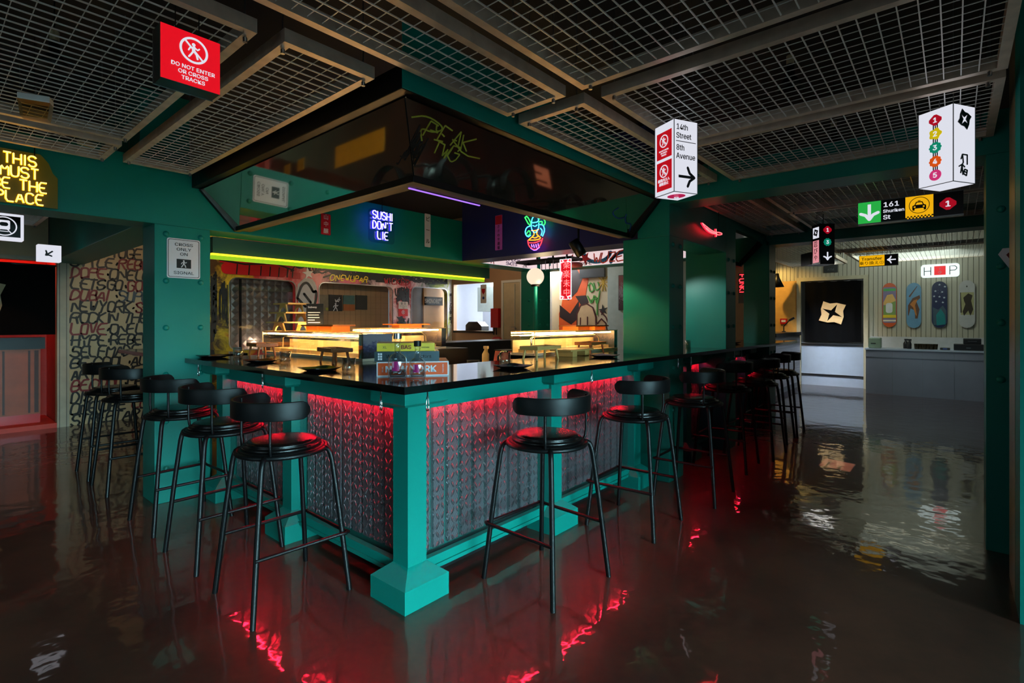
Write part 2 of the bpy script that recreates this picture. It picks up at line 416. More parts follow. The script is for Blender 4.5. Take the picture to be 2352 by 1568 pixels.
beam('green hood beam over the third counter bay, far right', (4.51, -.06, 2.447, 6.2, .08, 2.6))
beam('blue-green inner fascia beam behind the ninja neon', (2.9, .2, 2.13, 3.2, 2.63, 3.2), 'steel_beam', mat('navy_painted_steel', (22, 26, 92), .45, noise=.06))
beam('dark green cross beam over the aisle from the sword column to the right column', (2.74, -2.5, 2.40, 3.04, -.1, 2.66))
beam('dark green cross beam over the far aisle at the end column', (5.89, -3.2, 2.40, 6.2, -.06, 2.66))
beam('green beam crossing the back of the second bay beside the graffiti light panel', (4.44, .2, 2.13, 4.7, 2.63, 3.2))
beam('pale green soffit beam in the room beyond the left opening', (-.33, 2.93, 2.16, .02, 7, 3.25))
tag(MB().box(.2, 2.935, 1.985, 3.72, 3.2, 2.128).build('bulkhead', WD), 'dark green bulkhead carrying the yellow light strip over the kitchen pass', 'bulkhead')
led = thing('light_strip', 'yellow light strip along the bottom of the dark green bulkhead', 'light', (1.85, 2.93, 1.975))
MB().box(-1.67, -.035, -.012, 1.73, .0, .005).build('diffuser', glow('yellow_tube', (255, 206, 30), 2.6), led)
MB().box(-1.67, -.03, -.045, 1.73, .01, -.012).build('lower_diffuser', glow('lime_tube', (150, 200, 20), 1.0), led)
MB().box(-1.67, .0, -.012, 1.73, .006, .008).build('housing', STEEL, led)
# ------------------------------------------------------------------ mirrored hood
MIR = mat('bronze_mirror_sheet', (216, 200, 178), .045, metal=.97, noise=.05, ns=3)
hd = thing('mirror_hood', 'slanted bronze mirror hood with black frame hanging over both wings of the bar', 'hood', (0, 0, 2.43))
def T(p): return (p[0], p[1], p[2]-2.43)
z0, z1, a0, a1 = 2.44, 2.165, .0, .265
MB().add([T(p) for p in [(a0, a0, z0), (a0, 2.62, z0), (a1, 2.62, z1), (a1, a1, z1), (a0+.008, a0, z0+.008), (a0+.008, 2.62, z0+.008), (a1+.008, 2.62, z1+.008), (a1+.008, a1, z1+.008)]],
         [(0, 1, 2, 3), (7, 6, 5, 4), (0, 3, 7, 4), (1, 5, 6, 2)]).build('mirror_panel', MIR, hd)
MB().add([T(p) for p in [(a0, a0, z0), (2.73, a0, z0), (2.73, a1, z1), (a1, a1, z1), (a0, a0+.008, z0+.008), (2.73, a0+.008, z0+.008), (2.73, a1+.008, z1+.008), (a1, a1+.008, z1+.008)]],
         [(3, 2, 1, 0), (4, 5, 6, 7), (4, 7, 3, 0), (1, 2, 6, 5)]).build('mirror_panel', MIR, hd)
f = MB(); f.bar(T((a1+.01, a1+.02, z1)), T((a1+.01, 2.62, z1)), .045, .05); f.bar(T((a1-.012, a1+.01, z1)), T((2.735, a1+.01, z1)), .045, .05)
f.bar(T((a0-.0, 2.6, z0+.01)), T((a1, 2.6, z1-.01)), .04, .04); f.bar(T((2.715, a0, z0+.01)), T((2.715, a1, z1-.01)), .05, .05)
f.bar(T((a0, .0, z0-.004)), T((a1, a1, z1+.0)), .008, .01)
f.build('frame', BLACKM, hd, bevel=.006)
UND = mat('hood_underside_board', (84, 66, 44), .6)
f = MB(); f.box(a1+.02, a1+.03, z1-2.43-.012, a1+.12, 2.62, z1-2.43+.01).box(a1+.12, a1+.03, z1-2.43-.012, 2.735, a1+.12, z1-2.43+.01); f.build('return_board', UND, hd)
tg = MB(T=Matrix.Translation((0, 0, -2.43)))
# painted tags on the mirror (yellow-green near the corner, black lower, blue at the far end)
def hoodR(x, s):  # x along the wing, s = 0 top .. 1 bottom, right wing mirror plane
    return (x, a0+(a1-a0)*s-.0015, z0+(z1-z0)*s-.0015)
def hood_tag(mb, strokes, w):
    for p in strokes:
        for q, r in zip(p, p[1:]):
            A = Vector(hoodR(*q)); B = Vector(hoodR(*r)); d = B-A
            if d.length < 1e-5: continue
            n = Vector((0, -.707, -.707)); u = d.normalized().cross(n)*w/2
            mb.add([A+u, A-u, B-u, B+u], [(0, 1, 2, 3)]); mb.add([A+u+n*-.001, A-u+n*-.001, B-u+n*-.001, B+u+n*-.001], [(3, 2, 1, 0)])
random.seed(3)
tg1 = MB(T=Matrix.Translation((0, 0, -2.43)))
hood_tag(tg1, [soft([(.08, .2), (.16, .1), (.3, .18), (.24, .3), (.15, .28), (.2, .45)], 2)] + [[(x, 1-z) for x, z in pl] for pl in lines('PEAK', .2, .62, .22, .06, jit=.1)] + [[(x, 1-z) for x, z in pl] for pl in lines('TWG', .27, .42, .2, .05, jit=.1)] + [soft([(.38, .3), (.5, .45), (.62, .42)], 1)], .008)
tg1.build('painted_tag', mat('lime_paint', (150, 158, 40), .5), hd)
tg2 = MB(T=Matrix.Translation((0, 0, -2.43)))
hood_tag(tg2, [[(x, 1-z) for x, z in p] for p in tagstroke(5, .16, .45, .14, .7)], .006); tg2.build('painted_tag', mat('black_paint', (14, 14, 14), .5), hd)
tg3 = MB(T=Matrix.Translation((0, 0, -2.43)))
hood_tag(tg3, [soft([(2.25, .45), (2.2, .6), (2.35, .7), (2.45, .6), (2.4, .5), (2.5, .75), (2.6, .7), (2.66, .9)], 2)], .01); tg3.build('painted_tag', mat('blue_paint', (24, 70, 150), .5), hd)
# hood of the third bay
h2 = thing('mirror_hood', 'smaller slanted mirror hood over the third counter bay, far right', 'hood', (4.52, 0, 2.43))
MB().add([(0, 0, .01), (1.36, 0, .01), (1.36, .265, -.265), (0, .265, -.265), (0, .01, .015), (1.36, .01, .015), (1.36, .275, -.26), (0, .275, -.26)], [(3, 2, 1, 0), (4, 5, 6, 7), (0, 4, 7, 3), (1, 2, 6, 5)]).build('mirror_panel', MIR, h2)
MB().bar((0, .27, -.27), (1.36, .27, -.27), .05).bar((1.34, 0, .0), (1.34, .27, -.27), .05).build('frame', BLACKM, h2)

# ------------------------------------------------------------------ bar counter
ct = thing('bar_counter', 'L-shaped bar with a glossy black top on green steel posts and mesh-covered tread plate panels', 'bar counter', (0, 0, 0))
outer = [(-.11, -.14), (7.3, -.14), (7.3, .62), (3.3, .62), (3.3, .97), (1.86, .97), (1.86, .6), (.6, .6), (.6, 1.15), (.86, 1.15), (.86, 2.62), (-.11, 2.62)]
hole = lambda x0, y0, x1, y1: [(x0-.002, y0-.002), (x1+.002, y0-.002), (x1+.002, y1+.002), (x0-.002, y1+.002)]
MB().prism(outer, 1.066, 1.1, 'z', holes=[hole(2.74, -.1, 3.04, .344), hole(4.19, -.1, 4.51, .344), hole(5.89, -.1, 6.2, .223)]).build('counter_top', TOP, ct)
# post with plinth and cap
def post(x, y):
    b = MB(T=Matrix.Translation((x, y, 0))); P = .139; q = .059
    b.box(-P, -P, 0, P, P, .11)
    v = [(-P, -P, .11), (P, -P, .11), (P, P, .11), (-P, P, .11), (-q, -q, .173), (q, -q, .173), (q, q, .173), (-q, q, .173)]
    b.add(v, [(0, 1, 5, 4), (1, 2, 6, 5), (2, 3, 7, 6), (3, 0, 4, 7)])
    b.box(-q, -q, .173, q, q, .985)
    b.box(-P, -P, .99, P, P, 1.066)
    v = [(-P, -P, .99), (P, -P, .99), (P, P, .99), (-P, P, .99), (-P+.02, -P+.02, .975), (P-.02, -P+.02, .975), (P-.02, P-.02, .975), (-P+.02, P-.02, .975)]
    b.add(v, [(4, 5, 1, 0), (5, 6, 2, 1), (6, 7, 3, 2), (7, 4, 0, 3), (7, 6, 5, 4)])
    return b.build('post', GREEN, ct)
for x in (.139, 1.33, 2.5, 3.62, 4.86, 5.55): post(x, .139)
for y in (1.33, 2.45): post(.139, y)
# tread plate material: raised ovals in alternating directions
def tread_mat():
    m = bpy.data.materials.new('galvanised_tread_plate'); m.use_nodes = True; nt = m.node_tree; p = nt.nodes['Principled BSDF']
    p.inputs['Metallic'].default_value = .55; p.inputs['Roughness'].default_value = .3; p.inputs['Base Color'].default_value = lin((132, 134, 140))
    tc = nd(nt, 'ShaderNodeTexCoord'); se = nd(nt, 'ShaderNodeSeparateXYZ'); nt.links.new(tc.outputs['Object'], se.inputs[0])
    def M(op, a, b=None, c=None):
        n = nd(nt, 'ShaderNodeMath', operation=op)
        for i, q in enumerate((a, b, c)):
            if q is None: continue
            if isinstance(q, (int, float)): n.inputs[i].default_value = q
            else: nt.links.new(q, n.inputs[i])
        return n.outputs[0]
    L = M('ADD', se.outputs[0], se.outputs[1]); H = se.outputs[2]
    u = M('MULTIPLY', L, 27.); v = M('MULTIPLY', H, 20.)
    fu = M('SUBTRACT', M('FRACT', u), .5); fv = M('SUBTRACT', M('FRACT', v), .5)
    par = M('FRACT', M('MULTIPLY', M('ADD', M('FLOOR', u), M('FLOOR', v)), .5))
    sg = M('SUBTRACT', M('MULTIPLY', M('GREATER_THAN', par, .25), 2.0), 1.0)
    fu2 = M('MULTIPLY', fu, sg)
    a = M('ADD', fu2, fv); b = M('SUBTRACT', fu2, fv)
    d = M('ADD', M('MULTIPLY', M('MULTIPLY', a, a), 1.3), M('MULTIPLY', M('MULTIPLY', b, b), 7.))
    d = M('ADD', d, M('MULTIPLY', M('PINGPONG', M('MULTIPLY', a, 5.0), .5), .45))
    h = nd(nt, 'ShaderNodeMapRange'); h.inputs['From Min'].default_value = .15; h.inputs['From Max'].default_value = .75; h.inputs['To Min'].default_value = 1; h.inputs['To Max'].default_value = 0
    nt.links.new(d, h.inputs['Value'])
    bp = nd(nt, 'ShaderNodeBump'); bp.inputs['Strength'].default_value = 1; bp.inputs['Distance'].default_value = .015
    nt.links.new(h.outputs[0], bp.inputs['Height']); nt.links.new(bp.outputs[0], p.inputs['Normal'])
    return m
TREAD = tread_mat()
MESHM = mat('dark_expanded_mesh', (84, 86, 88), .4, metal=.6, noise=.1)
def led_mat():
    m = bpy.data.materials.new('red_led'); m.use_nodes = True; nt = m.node_tree; p = nt.nodes['Principled BSDF']
    p.inputs['Base Color'].default_value = (.3, .01, .01, 1); p.inputs['Emission Color'].default_value = (1, .008, .03, 1); p.inputs['Emission Strength'].default_value = 160
    return m
LEDR = led_mat()
def panel(x0, x1, T, drop=False):
    """infill between two posts; local frame: x along the wing, -y outward"""
    w = x1-x0; pitch = .1; n = max(1, int(round((w-.02)/pitch))); pitch = (w-.02)/n
    f = MB(T); f.box(x0, .1, .10, x1, .135, .165).box(x0, .09, .10, x1, .1, .12).box(x0, .1, .94, x1, .135, 1.064).box(x0, .2, .1, x1, .222, 1.06)
    f.build('panel_frame', GREEN, ct)
    b = MB(T)
    for i in range(n):
        c = x0+.01+pitch*(i+.5); a = pitch*.41; q = pitch*.365
        v = [(c-a, .205, .165), (c-q, .178, .165), (c+q, .178, .165), (c+a, .205, .165)]
        b.add(v + [(x, y, 1.06) for x, y, z in v], [(0, 1, 5, 4), (1, 2, 6, 5), (2, 3, 7, 6)])
    b.build('tread_plate_ribs', TREAD, ct)
    # expanded metal screen: two families of diagonal strands
    s = MB(T); st = .0125; k = 2.2; t = .0016; ya, yb = .138, .1405; zb, zt = .166, .94; H = zt-zb
    for sg in (1, -1):
        m0 = int((w+H/k)/st)+2
        for i in range(m0):
            xs = x0 - (H/k if sg > 0 else 0) + i*st; z_a, z_b = zb, zt
            xa = xs; xb = xs + sg*H/k
            if sg < 0: xa = xs; xb = xs - H/k
            lo, hi = 0., 1.
            d = xb-xa
            for lim, s_ in ((x0, 1), (x1, -1)):
                ta = (lim-xa)/d
                if (d > 0) == (s_ > 0): lo = max(lo, ta)
                else: hi = min(hi, ta)
            if hi-lo < .01: continue
            A = (xa+d*lo, zb+H*lo); B = (xa+d*hi, zb+H*hi)
            s.add([(A[0]-t/2, ya, A[1]), (A[0]+t/2, ya, A[1]), (B[0]+t/2, ya, B[1]), (B[0]-t/2, ya, B[1])], [(0, 1, 2, 3)])
    s.build('expanded_mesh_screen', MESHM, ct)
    MB(T).box(x0+.02, .143, .945, x1-.02, .153, .952).build('red_led_strip', LEDR, ct)
TI = Matrix.Identity(4)
TL = Matrix(((0, 1, 0, 0), (1, 0, 0, 0), (0, 0, 1, 0), (0, 0, 0, 1)))   # swaps x and y for the left wing
for a, b in ((.2, 1.27), (1.39, 2.44), (3.06, 3.56), (3.68, 4.17), (4.53, 4.80), (4.92, 5.49)): panel(a, b, TI)
for a, b in ((.2, 1.27), (1.39, 2.39)): panel(a, b, TL)
MB().box(.08, .223, .0, 7.2, .24, .1).box(.223, .24, .0, .24, 2.6, .1).build('toe_kick', INK, ct)
MB().box(.6, .56, .0, 1.84, .59, 1.06).box(.56, .6, 0, .59, 1.15, 1.06).box(3.3, .56, 0, 7.2, .6, 1.06).build('inner_carcass', DARK, ct)
# second counter further left
c2 = thing('bar_counter', 'dark counter continuing behind the wide left column', 'bar counter', (0, 0, 0))
MB().box(-.11, 2.95, 1.066, .5, 4.6, 1.1).build('counter_top', TOP, c2)
MB().box(.14, 2.95, 0, .2, 4.6, 1.06).build('front_panel', GREEN, c2)

# ------------------------------------------------------------------ bar stools
def make_stool():
    t = thing('bar_stool', 'x', 'bar stool')
    # local: bar side is +y
    seat = MB().lathe([(.0001, .752), (.185, .752), (.19, .756), (.188, .766), (.165, .770), (.17, .773), (.165, .783), (.14, .787), (.0001, .789)], 40).build('seat_cushion', SEATM, t)
    MB().lathe([(.0001, .728), (.195, .728), (.205, .735), (.205, .748), (.195, .752), (.0001, .752)], 40).build('seat_pan', BLACKM, t)
    MB().tube([(.212*math.cos(a*math.pi/18), .212*math.sin(a*math.pi/18), .735) for a in range(36)], .0125, 8, closed=True).build('seat_ring', BLACKM, t)
    for sx in (-1, 1):
        for sy in (-1, 1):
            P = [Vector((sx*q, sy*q, z)) for q, z in ((.14, .736), (.155, .735), (.166, .725), (.172, .705), (.178, .67), (.2, .45), (.24, .0))]
            MB().tube(P, .0135, 8).build('leg', BLACKM, t)
    z = .295; e = .24*(1-.295/.75*.3)+.0; e = .222
    p = [(-e, -e, z), (-e-.005, e-.02, z)] + [(-e-.012, e+.0, z)] + [(-e, e+.022, z), (-e+.02, e+.014, z), (0, e+.014, z), (e-.02, e+.014, z), (e, e+.022, z), (e+.012, e, z), (e+.005, e-.02, z), (e, -e, z)]
    MB().tube(p, .0095, 8).build('footrest', BLACKM, t)
    # curved backrest wrapping the aisle side
    n = 44; v = []; f = []
    for i in range(n+1):
        a = math.radians(-90 + (-98 + 196*i/n)); r0, r1 = .225, .238
        e_ = min(1, min(i, n-i)/2.4); hh = max(.044*math.sqrt(max(0, 1-(1-e_)**2)), .012); zc = .958
        for r, z_ in ((r0, zc-hh), (r1, zc-hh), (r1, zc+hh), (r0, zc+hh)):
            v.append((r*math.cos(a), r*math.sin(a), z_))
    for i in range(n):
        for k in range(4): f.append((4*i+k, 4*i+(k+1) % 4, 4*i+4+(k+1) % 4, 4*i+4+k))
    b = MB(); b.add(v, f, True); b.add(v[:4], [(0, 1, 2, 3)]); b.add(v[-4:], [(3, 2, 1, 0)])
    b.build('backrest', BLACKW, t, bevel=.003)
    for a in (-142, -38):
        c, s = math.cos(math.radians(a)), math.sin(math.radians(a))
        MB().tube([(c*.205, s*.205, .735), (c*.216, s*.216, .76), (c*.222, s*.222, .8), (c*.221, s*.221, .99)], .0075, 8).build('back_rod', BLACKM, t)
    return t
s0 = make_stool(); first = True
RS = [(.735, 'black bar stool alone in front of the first right panel, red light on its seat'), (1.748, 'black bar stool second from the corner post along the right counter'),
      (2.606, 'black bar stool standing before the riveted column under the sword'), (3.64, 'black bar stool fourth from the corner along the right counter'),
      (4.29, 'black bar stool at the right edge of the second column, fifth along the right counter'), (5.13, 'black bar stool next to last on the right counter'),
      (5.64, 'last black bar stool at the far end of the right counter')]
LSs = [(.665, 'nearest black bar stool of the left wing, pulled up left of the corner post'), (1.42, 'black bar stool second from the corner on the left wing'),
       (2.19, 'black bar stool on the left wing just before the sign column'), (3.36, 'black bar stool beyond the sign column in front of the graffiti wall'),
       (3.99, 'farthest left black bar stool, partly hidden by its neighbour before the graffiti wall')]
for x, l in RS:
    o = s0 if first else dup(s0); first = False
    o.location = (x, -.362 if x in (2.606, 4.29) else -.28, 0); o.rotation_euler = (0, 0, math.radians(random.uniform(-3, 3))); o['label'] = l; o['group'] = 'bar stools along the right counter'
for y, l in LSs:
    o = dup(s0); o.location = (-.265, y, 0); o.rotation_euler = (0, 0, -math.pi/2+math.radians(random.uniform(-3, 3))); o['label'] = l; o['group'] = 'bar stools along the left counter'

# ------------------------------------------------------------------ wire ceiling trays
def tray(label, x0, y0, x1, y1, z=2.5, rods=((.06, .06), (-.06, .06), (.06, -.06), (-.06, -.06)), fine=.059):
    t = thing('ceiling_tray', label, 'ceiling grid', ((x0+x1)/2, (y0+y1)/2, z), group='wire mesh trays hung under the black ceiling')
    a, b = (x1-x0)/2, (y1-y0)/2; w = .036; h = .055
    f = MB(); f.box(-a, -b, 0, a, -b+w, h).box(-a, b-w, 0, a, b, h).box(-a, -b+w, 0, -a+w, b-w, h).box(a-w, -b+w, 0, a, b-w, h)
    f.build('frame', TRAYM, t)
    g = MB(); n = int((2*b-2*w)/fine); r = .0022
    for i in range(1, n): y = -b+w+(2*b-2*w)*i/n; g.box(-a+w, y-r, .003, a-w, y+r, .008)
    n = int((2*a-2*w)/fine)
    for i in range(1, n): x = -a+w+(2*a-2*w)*i/n; g.box(x-.0013, -b+w, .010, x+.0013, b-w, .013)
    g.build('wire_mesh', WIREM, t)
    for sx in (-1, 1):
        for sy in (-1, 1):
            x, y = sx*(a-.021), sy*(b-.06)
            MB().tube([(x, y, -.02), (x, y, 3.25-z)], .003, 6).tube([(x, y, -.022), (x, y, -.004)], .009, 8).build('hanging_rod', STEEL, t)
    return t
tray('large wire mesh tray at top left behind the red do-not-enter sign', -2.35, .085, -.64, 1.93)
tray('narrow wire mesh tray above the yellow neon sign at far left', -2.35, 2.04, -.64, 2.51)
tray('wire mesh tray along the outside of the left hood beam', -.545, .06, -.125, 2.45)
tray('long wire mesh tray across the top middle in front of the hood corner', -1.9, -.50, .6, -.115)
tray('large wire mesh tray at the top, its corner pointing down above the hood', -1.3, -2.12, .592, -.60)
tray('wire mesh tray along the outside of the right hood beam', .72, -.53, 2.66, -.095)
tray('wide wire mesh tray at top right before the street sign box', .72, -2.14, 1.63, -.63)
tray('wire mesh tray between the two lit sign boxes in front of the cross beam', 1.73, -2.14, 2.72, -.63)
tray('wire mesh tray glowing red behind the sword neon', 3.10, -.55, 5.72, -.12)
tray('wire mesh tray over the far aisle above the long lit direction sign', 3.10, -2.45, 4.35, -.66)
tray('wire mesh tray over the far aisle just before the second cross beam', 4.43, -2.45, 5.75, -.66)
tray('wire mesh tray in the takeaway area close to its cross beam', 6.4, -2.6, 8.3, -.5)
tray('wire mesh tray in front of the board wall of the takeaway area', 8.4, -2.6, 10.4, -.6)
tray('wire mesh tray above the dark door at the far right', 6.4, -.4, 10.2, .6)
tray('wire mesh tray in the left room behind the train sign', -2.4, 3.1, -1.12, 5.2, 2.46)
tray('narrow wire mesh tray in the left room above the arrow sign', -1.02, 3.1, -.62, 5.6, 2.42)
# cans and spot lamps above the trays
def ceiling_spot(label, x, y, z):
    t = thing('ceiling_spotlight', label, 'spotlight', (x, y, z))
    MB().tube([(0, 0, .1), (0, 0, 3.25-z)], .004, 6).build('cord', BLACKM, t)
    MB().lathe([(.0001, .1), (.022, .1), (.024, .04), (.03, .03), (.075, -.035), (.07, -.035), (.0001, .0)], 16).build('lamp_head', BLACKM, t)
    MB().cyl((0, 0, .1), .02, .05, 12).build('lamp_holder', mat('cream_plastic', (160, 150, 120), .5), t)
ceiling_spot('dark pendant spotlight above the large top-left tray', *at(125, 140, Z=2.72))
ceiling_spot('dark spotlight above the wide top-right tray', *at(1815, 190, Z=2.72))
ceiling_spot('dark spotlight above the tray before the aisle cross beam', *at(1915, 325, Z=2.72))
p = at(82, 250, Z=2.42)
t = thing('emergency_light', 'box-shaped clear emergency light hanging below the top-left tray', 'lamp', p, math.radians(-20))
MB().box(-.06, -.035, .03, .06, .035, .06).build('housing', WHITE, t, bevel=.004)
MB().prism([(-.06, .03), (.06, .03), (.05, -.05), (-.05, -.05)], -.03, .03).build('cover', glass('frosted_amber', (.95, .75, .4), 1.2, .3), t)
MB().tube([(0, 0, .06), (0, 0, .1)], .004).build('bracket', STEEL, t)
t = thing('transformer', 'cream transformer box with loose wires lying on the narrow far-left tray', 'transformer', at(200, 335, Z=2.545), .3)
MB().box(-.05, -.02, 0, .05, .02, .03).build('case', mat('cream_plastic', (160, 150, 120), .5), t, bevel=.004)
w = MB(); random.seed(5)
for i in range(3):
    w.tube([(-.05-.05*j, random.uniform(-.03, .03), random.uniform(.004, .03)) for j in range(7)], .002, 6)
w.build('wires', WHITE, t)

# ================================================================== signs
def sbox(t, x0, z0, x1, z1, m, y0=-.002, y1=0, name='print'):
    return MB().box(x0, y0, z0, x1, y1, z1).build(name, m, t)
def prohibit(t, cx, cz, s, m, y=-.004):
    b = MB(); b.prism(circ(cx, cz, s, 36), y, y+.001, holes=[circ(cx, cz, s*.84, 36)])
    b.stroke([(cx-s*.62, cz+s*.62), (cx+s*.62, cz-s*.62)], s*.13, y-.0012, y, n=0)
    walker(b, cx, cz, s*1.25, y-.0004, y+.001)
    return b.build('prohibition_symbol', m, t)
def arrow(b, cx, cz, s, rot, w, y0, y1):
    c, r = math.cos(rot), math.sin(rot)
    R = lambda x, z: (cx+(x*c-z*r)*s, cz+(x*r+z*c)*s)
    b.stroke([R(-1, 0), R(.9, 0)], w, y0, y1, n=0)
    b.stroke([R(.15, .95), R(.4, .4), R(1, 0), R(.4, -.4), R(.15, -.95)], w, y0-.0004, y1, n=6)
# red light box
p = at(368, 176, Y=.119)
t = thing('light_box_sign', 'red lit sign DO NOT ENTER OR CROSS TRACKS hanging from the ceiling at top left', 'sign', (p.x, .119, p.z))
Wd = at(505, 215, Y=.119).x-p.x; H = .19
MB().box(-.0, .003, -.001, Wd, .078, H+.001).build('housing', LBK, t, bevel=.002)
MB().box(0, -.001, 0, Wd, .003, H).build('face', LRED, t)
e = MB(); e.box(-.002, .075, -.003, Wd+.002, .079, .0).box(-.002, .075, 0, .0, .079, H).box(-.0015, -.002, -.0015, Wd+.0015, .001, 0).box(-.0015, -.002, 0, 0, .001, H); e.build('edge_trim', STEEL, t)
prohibit(t, Wd/2+.008, H*.68, .046, LB)
for i, l in enumerate(('DO NOT ENTER', 'OR CROSS', 'TRACKS')): text(t, 'lettering', l, Wd/2+.006, .063-.0205*i, .0225, LB, bold=.012, sx=1.05)
MB().tube([(Wd*.3, .04, H), (Wd*.3, .04, 3.25-p.z)], .002, 6).tube([(Wd*.7, .04, H), (Wd*.7, .04, 3.25-p.z)], .002, 6).build('hanging_wire', BLACKM, t)
# square sign boxes
def cam_pt(px, py, d):
    return CAM + FW*d + RT*((px-CXP)/FPX*d) - Vector((0, 0, 1))*((py-HYP)/FPX*d)
def signbox(label, near_px, top, bot, d, kl, lpx, w):
    n = cam_pt(near_px, bot, d); H = (bot-top)/FPX*d; l = cam_pt(lpx, bot, d*kl)
    ang = math.atan2(n.y-l.y, n.x-l.x)       # local x runs left -> right along the left face
    t = thing('light_box_sign', label, 'sign', (n.x, n.y, n.z), ang)
    MB().box(-w, 0, 0, 0, w, H).build('box', LB, t, bevel=.001)
    e = MB()
    for x, y in ((-w, 0), (0, 0), (0, w)): e.box(x-.0015, y-.0015, 0, x+.0015, y+.0015, H)
    e.box(-w, -.0015, -.001, 0, .0015, .002).box(-.0015, 0, -.001, .0015, w, .002); e.build('edge_trim', mat('silver_edge', (140, 142, 146), .4, metal=.3), t)
    MB().tube([(-w*.3, w/2, H), (-w*.3, w/2, 3.25-n.z)], .002, 6).tube([(-w*.7, w/2, H), (-w*.7, w/2, 3.25-n.z)], .002, 6).build('hanging_wire', STEEL, t)
    return t, H, w
def child_frame(t, name, loc, rz):
    o = bpy.data.objects.new(name, None); COL.objects.link(o); o.parent = t; o.location = loc; o.rotation_euler = (0, 0, rz); return o
t, H, w = signbox('white lit hanging box with 14th Street and 8th Avenue arrow', 1548.3, 272.3, 439.5, 2.7, 1.055, 1503, .155)
PR = mat('sign_red_print', (200, 14, 30), .4, emit=(200, 14, 30), es=.75, noise=0)
for z0_, z1_ in ((H*.5+.005, H-.055+.012), (.025, H*.5-.012)): sbox(t, -w+.018, z0_, -.018, z1_, PR)
prohibit(t, -w/2, H*.755, .034, LB); prohibit(t, -w/2, H*.33, .034, LB)
for i, l in enumerate(('DO NOT ENTER', 'OR CROSS', 'TRACKS')): text(t, 'lettering', l, -w/2, H*.755-.05-.0125*i, .0125, LB, bold=.01)
for i, l in enumerate(('線路内立入', '横断禁止')): text(t, 'lettering', l, -w/2, H*.33-.048-.02*i, .019, LB, bold=.01)
fr = child_frame(t, 'right_face', (0, 0, 0), math.pi/2)
for l, z_ in (('14th', .9), ('Street', .78), ('8th', .615), ('Avenue', .50)): text(fr, 'lettering', l, .01, H*z_, .049, LINK, align='LEFT', bold=.009, sx=.9)
sbox(fr, .012, H*.7, w-.012, H*.7+.003, LINK)
b = MB(); arrow(b, w/2+.003, H*.22, .052, 0, .014, -.0028, -.001); b.build('arrow', LINK, fr)
b = MB(); b.prism(circ(0, 0, .045, 26), -.0045, -.0035, 'z')
o = b.build('round_badge', mat('badge_pink', (205, 30, 90), .4, emit=(205, 30, 90), es=.6, noise=0), t); o.location = (-w*.42, w*.45, 0); o.scale = (1.1, 1, 1)
o = text(t, 'lettering', '5', 0, 0, .06, LB, bold=.02); o.location = (-w*.42, w*.45, -.0085); o.rotation_euler = (math.pi/2, 0, math.radians(-130))
t, H, w = signbox('white lit hanging box with numbered badges 1 to 5 and black throwing star', 2189.6, 237.1, 415.6, 2.5, 1.0426, 2132, .158)
b = MB()
for dx in (-.009, 0, .009): b.box(-w/2+dx-.0022, -.0015, .05, -w/2+dx+.0022, 0, H-.05)
b.build('route_lines', LINK, t)
bad = [('1', (178, 8, 34)), ('2', (214, 190, 10)), ('3', (8, 140, 110)), ('4', (226, 84, 10)), ('5', (214, 50, 120))]
def badge(t, n, c, cx, cz, r, shape, y=-.003, tm=None):
    m = mat('badge_%s' % n, c, .4, emit=c, es=.75, noise=0)
    if shape == 'diamond':
        P = []
        for k, (ax, az) in enumerate(((1, 0), (0, 1), (-1, 0), (0, -1))):
            q = [(cx+ax*r*1.05-az*r*.25, cz+az*r*.98+ax*-.25*r), (cx+ax*r*1.05+az*r*-.0 + (0 if az else 0), cz+az*r*.98), (cx+ax*r*1.05+az*r*.25, cz+az*r*.98+ax*.25*r)]
            P += [q[0], q[2]] if ax else [(cx+az*r*.22, cz+az*r*.98), (cx-az*r*.22, cz+az*r*.98)]
        poly = P
    elif shape == 'wavy': poly = [(cx+r*(1+.07*math.cos(k*math.pi*2*10/60))*math.cos(k*math.pi/30), cz+r*(1+.07*math.cos(k*math.pi*2*10/60))*math.sin(k*math.pi/30)) for k in range(60)]
    elif shape == 'flower': poly = [(cx+r*(1+.12*math.cos(5*k*math.pi/25))*math.cos(k*math.pi/25), cz+r*(1+.12*math.cos(5*k*math.pi/25))*math.sin(k*math.pi/25)) for k in range(50)]
    else: poly = circ(cx, cz, r, 30)
    MB().prism(poly, y, 0).build('badge', m, t)
    text(t, 'lettering', n, cx, cz, r*1.5, tm or LB, y=y-.001, bold=.03)
for i, (n, c) in enumerate(bad): badge(t, n, c, -w/2, H*(.86-.182*i), .027, ('diamond', 'flower', 'wavy', 'wavy', 'circle')[i])
fr = child_frame(t, 'right_face', (0, 0, 0), math.pi/2)
b = MB()
P, hl = shuriken(w/2, H*.82, .045, 20); b.prism(P, -.003, 0, holes=hl)
b.build('star_symbol', LINK, fr)
b = MB()
for pl in ([(.34, .30), (.4, .36), (.62, .36), (.62, .24)], [(.4, .36), (.44, .26), (.38, .22)], [(.25, .20), (.38, .23), (.5, .2)], [(.32, .12), (.38, .22), (.42, .1)], [(.45, .11), (.5, .17), (.62, .16), (.58, .09), (.45, .11)], [(.35, .15), (.6, .13)]):
    b.stroke([(x*w, z*H) for x, z in pl], .006, -.003, 0)
b.build('brush_lettering', LINK, fr)
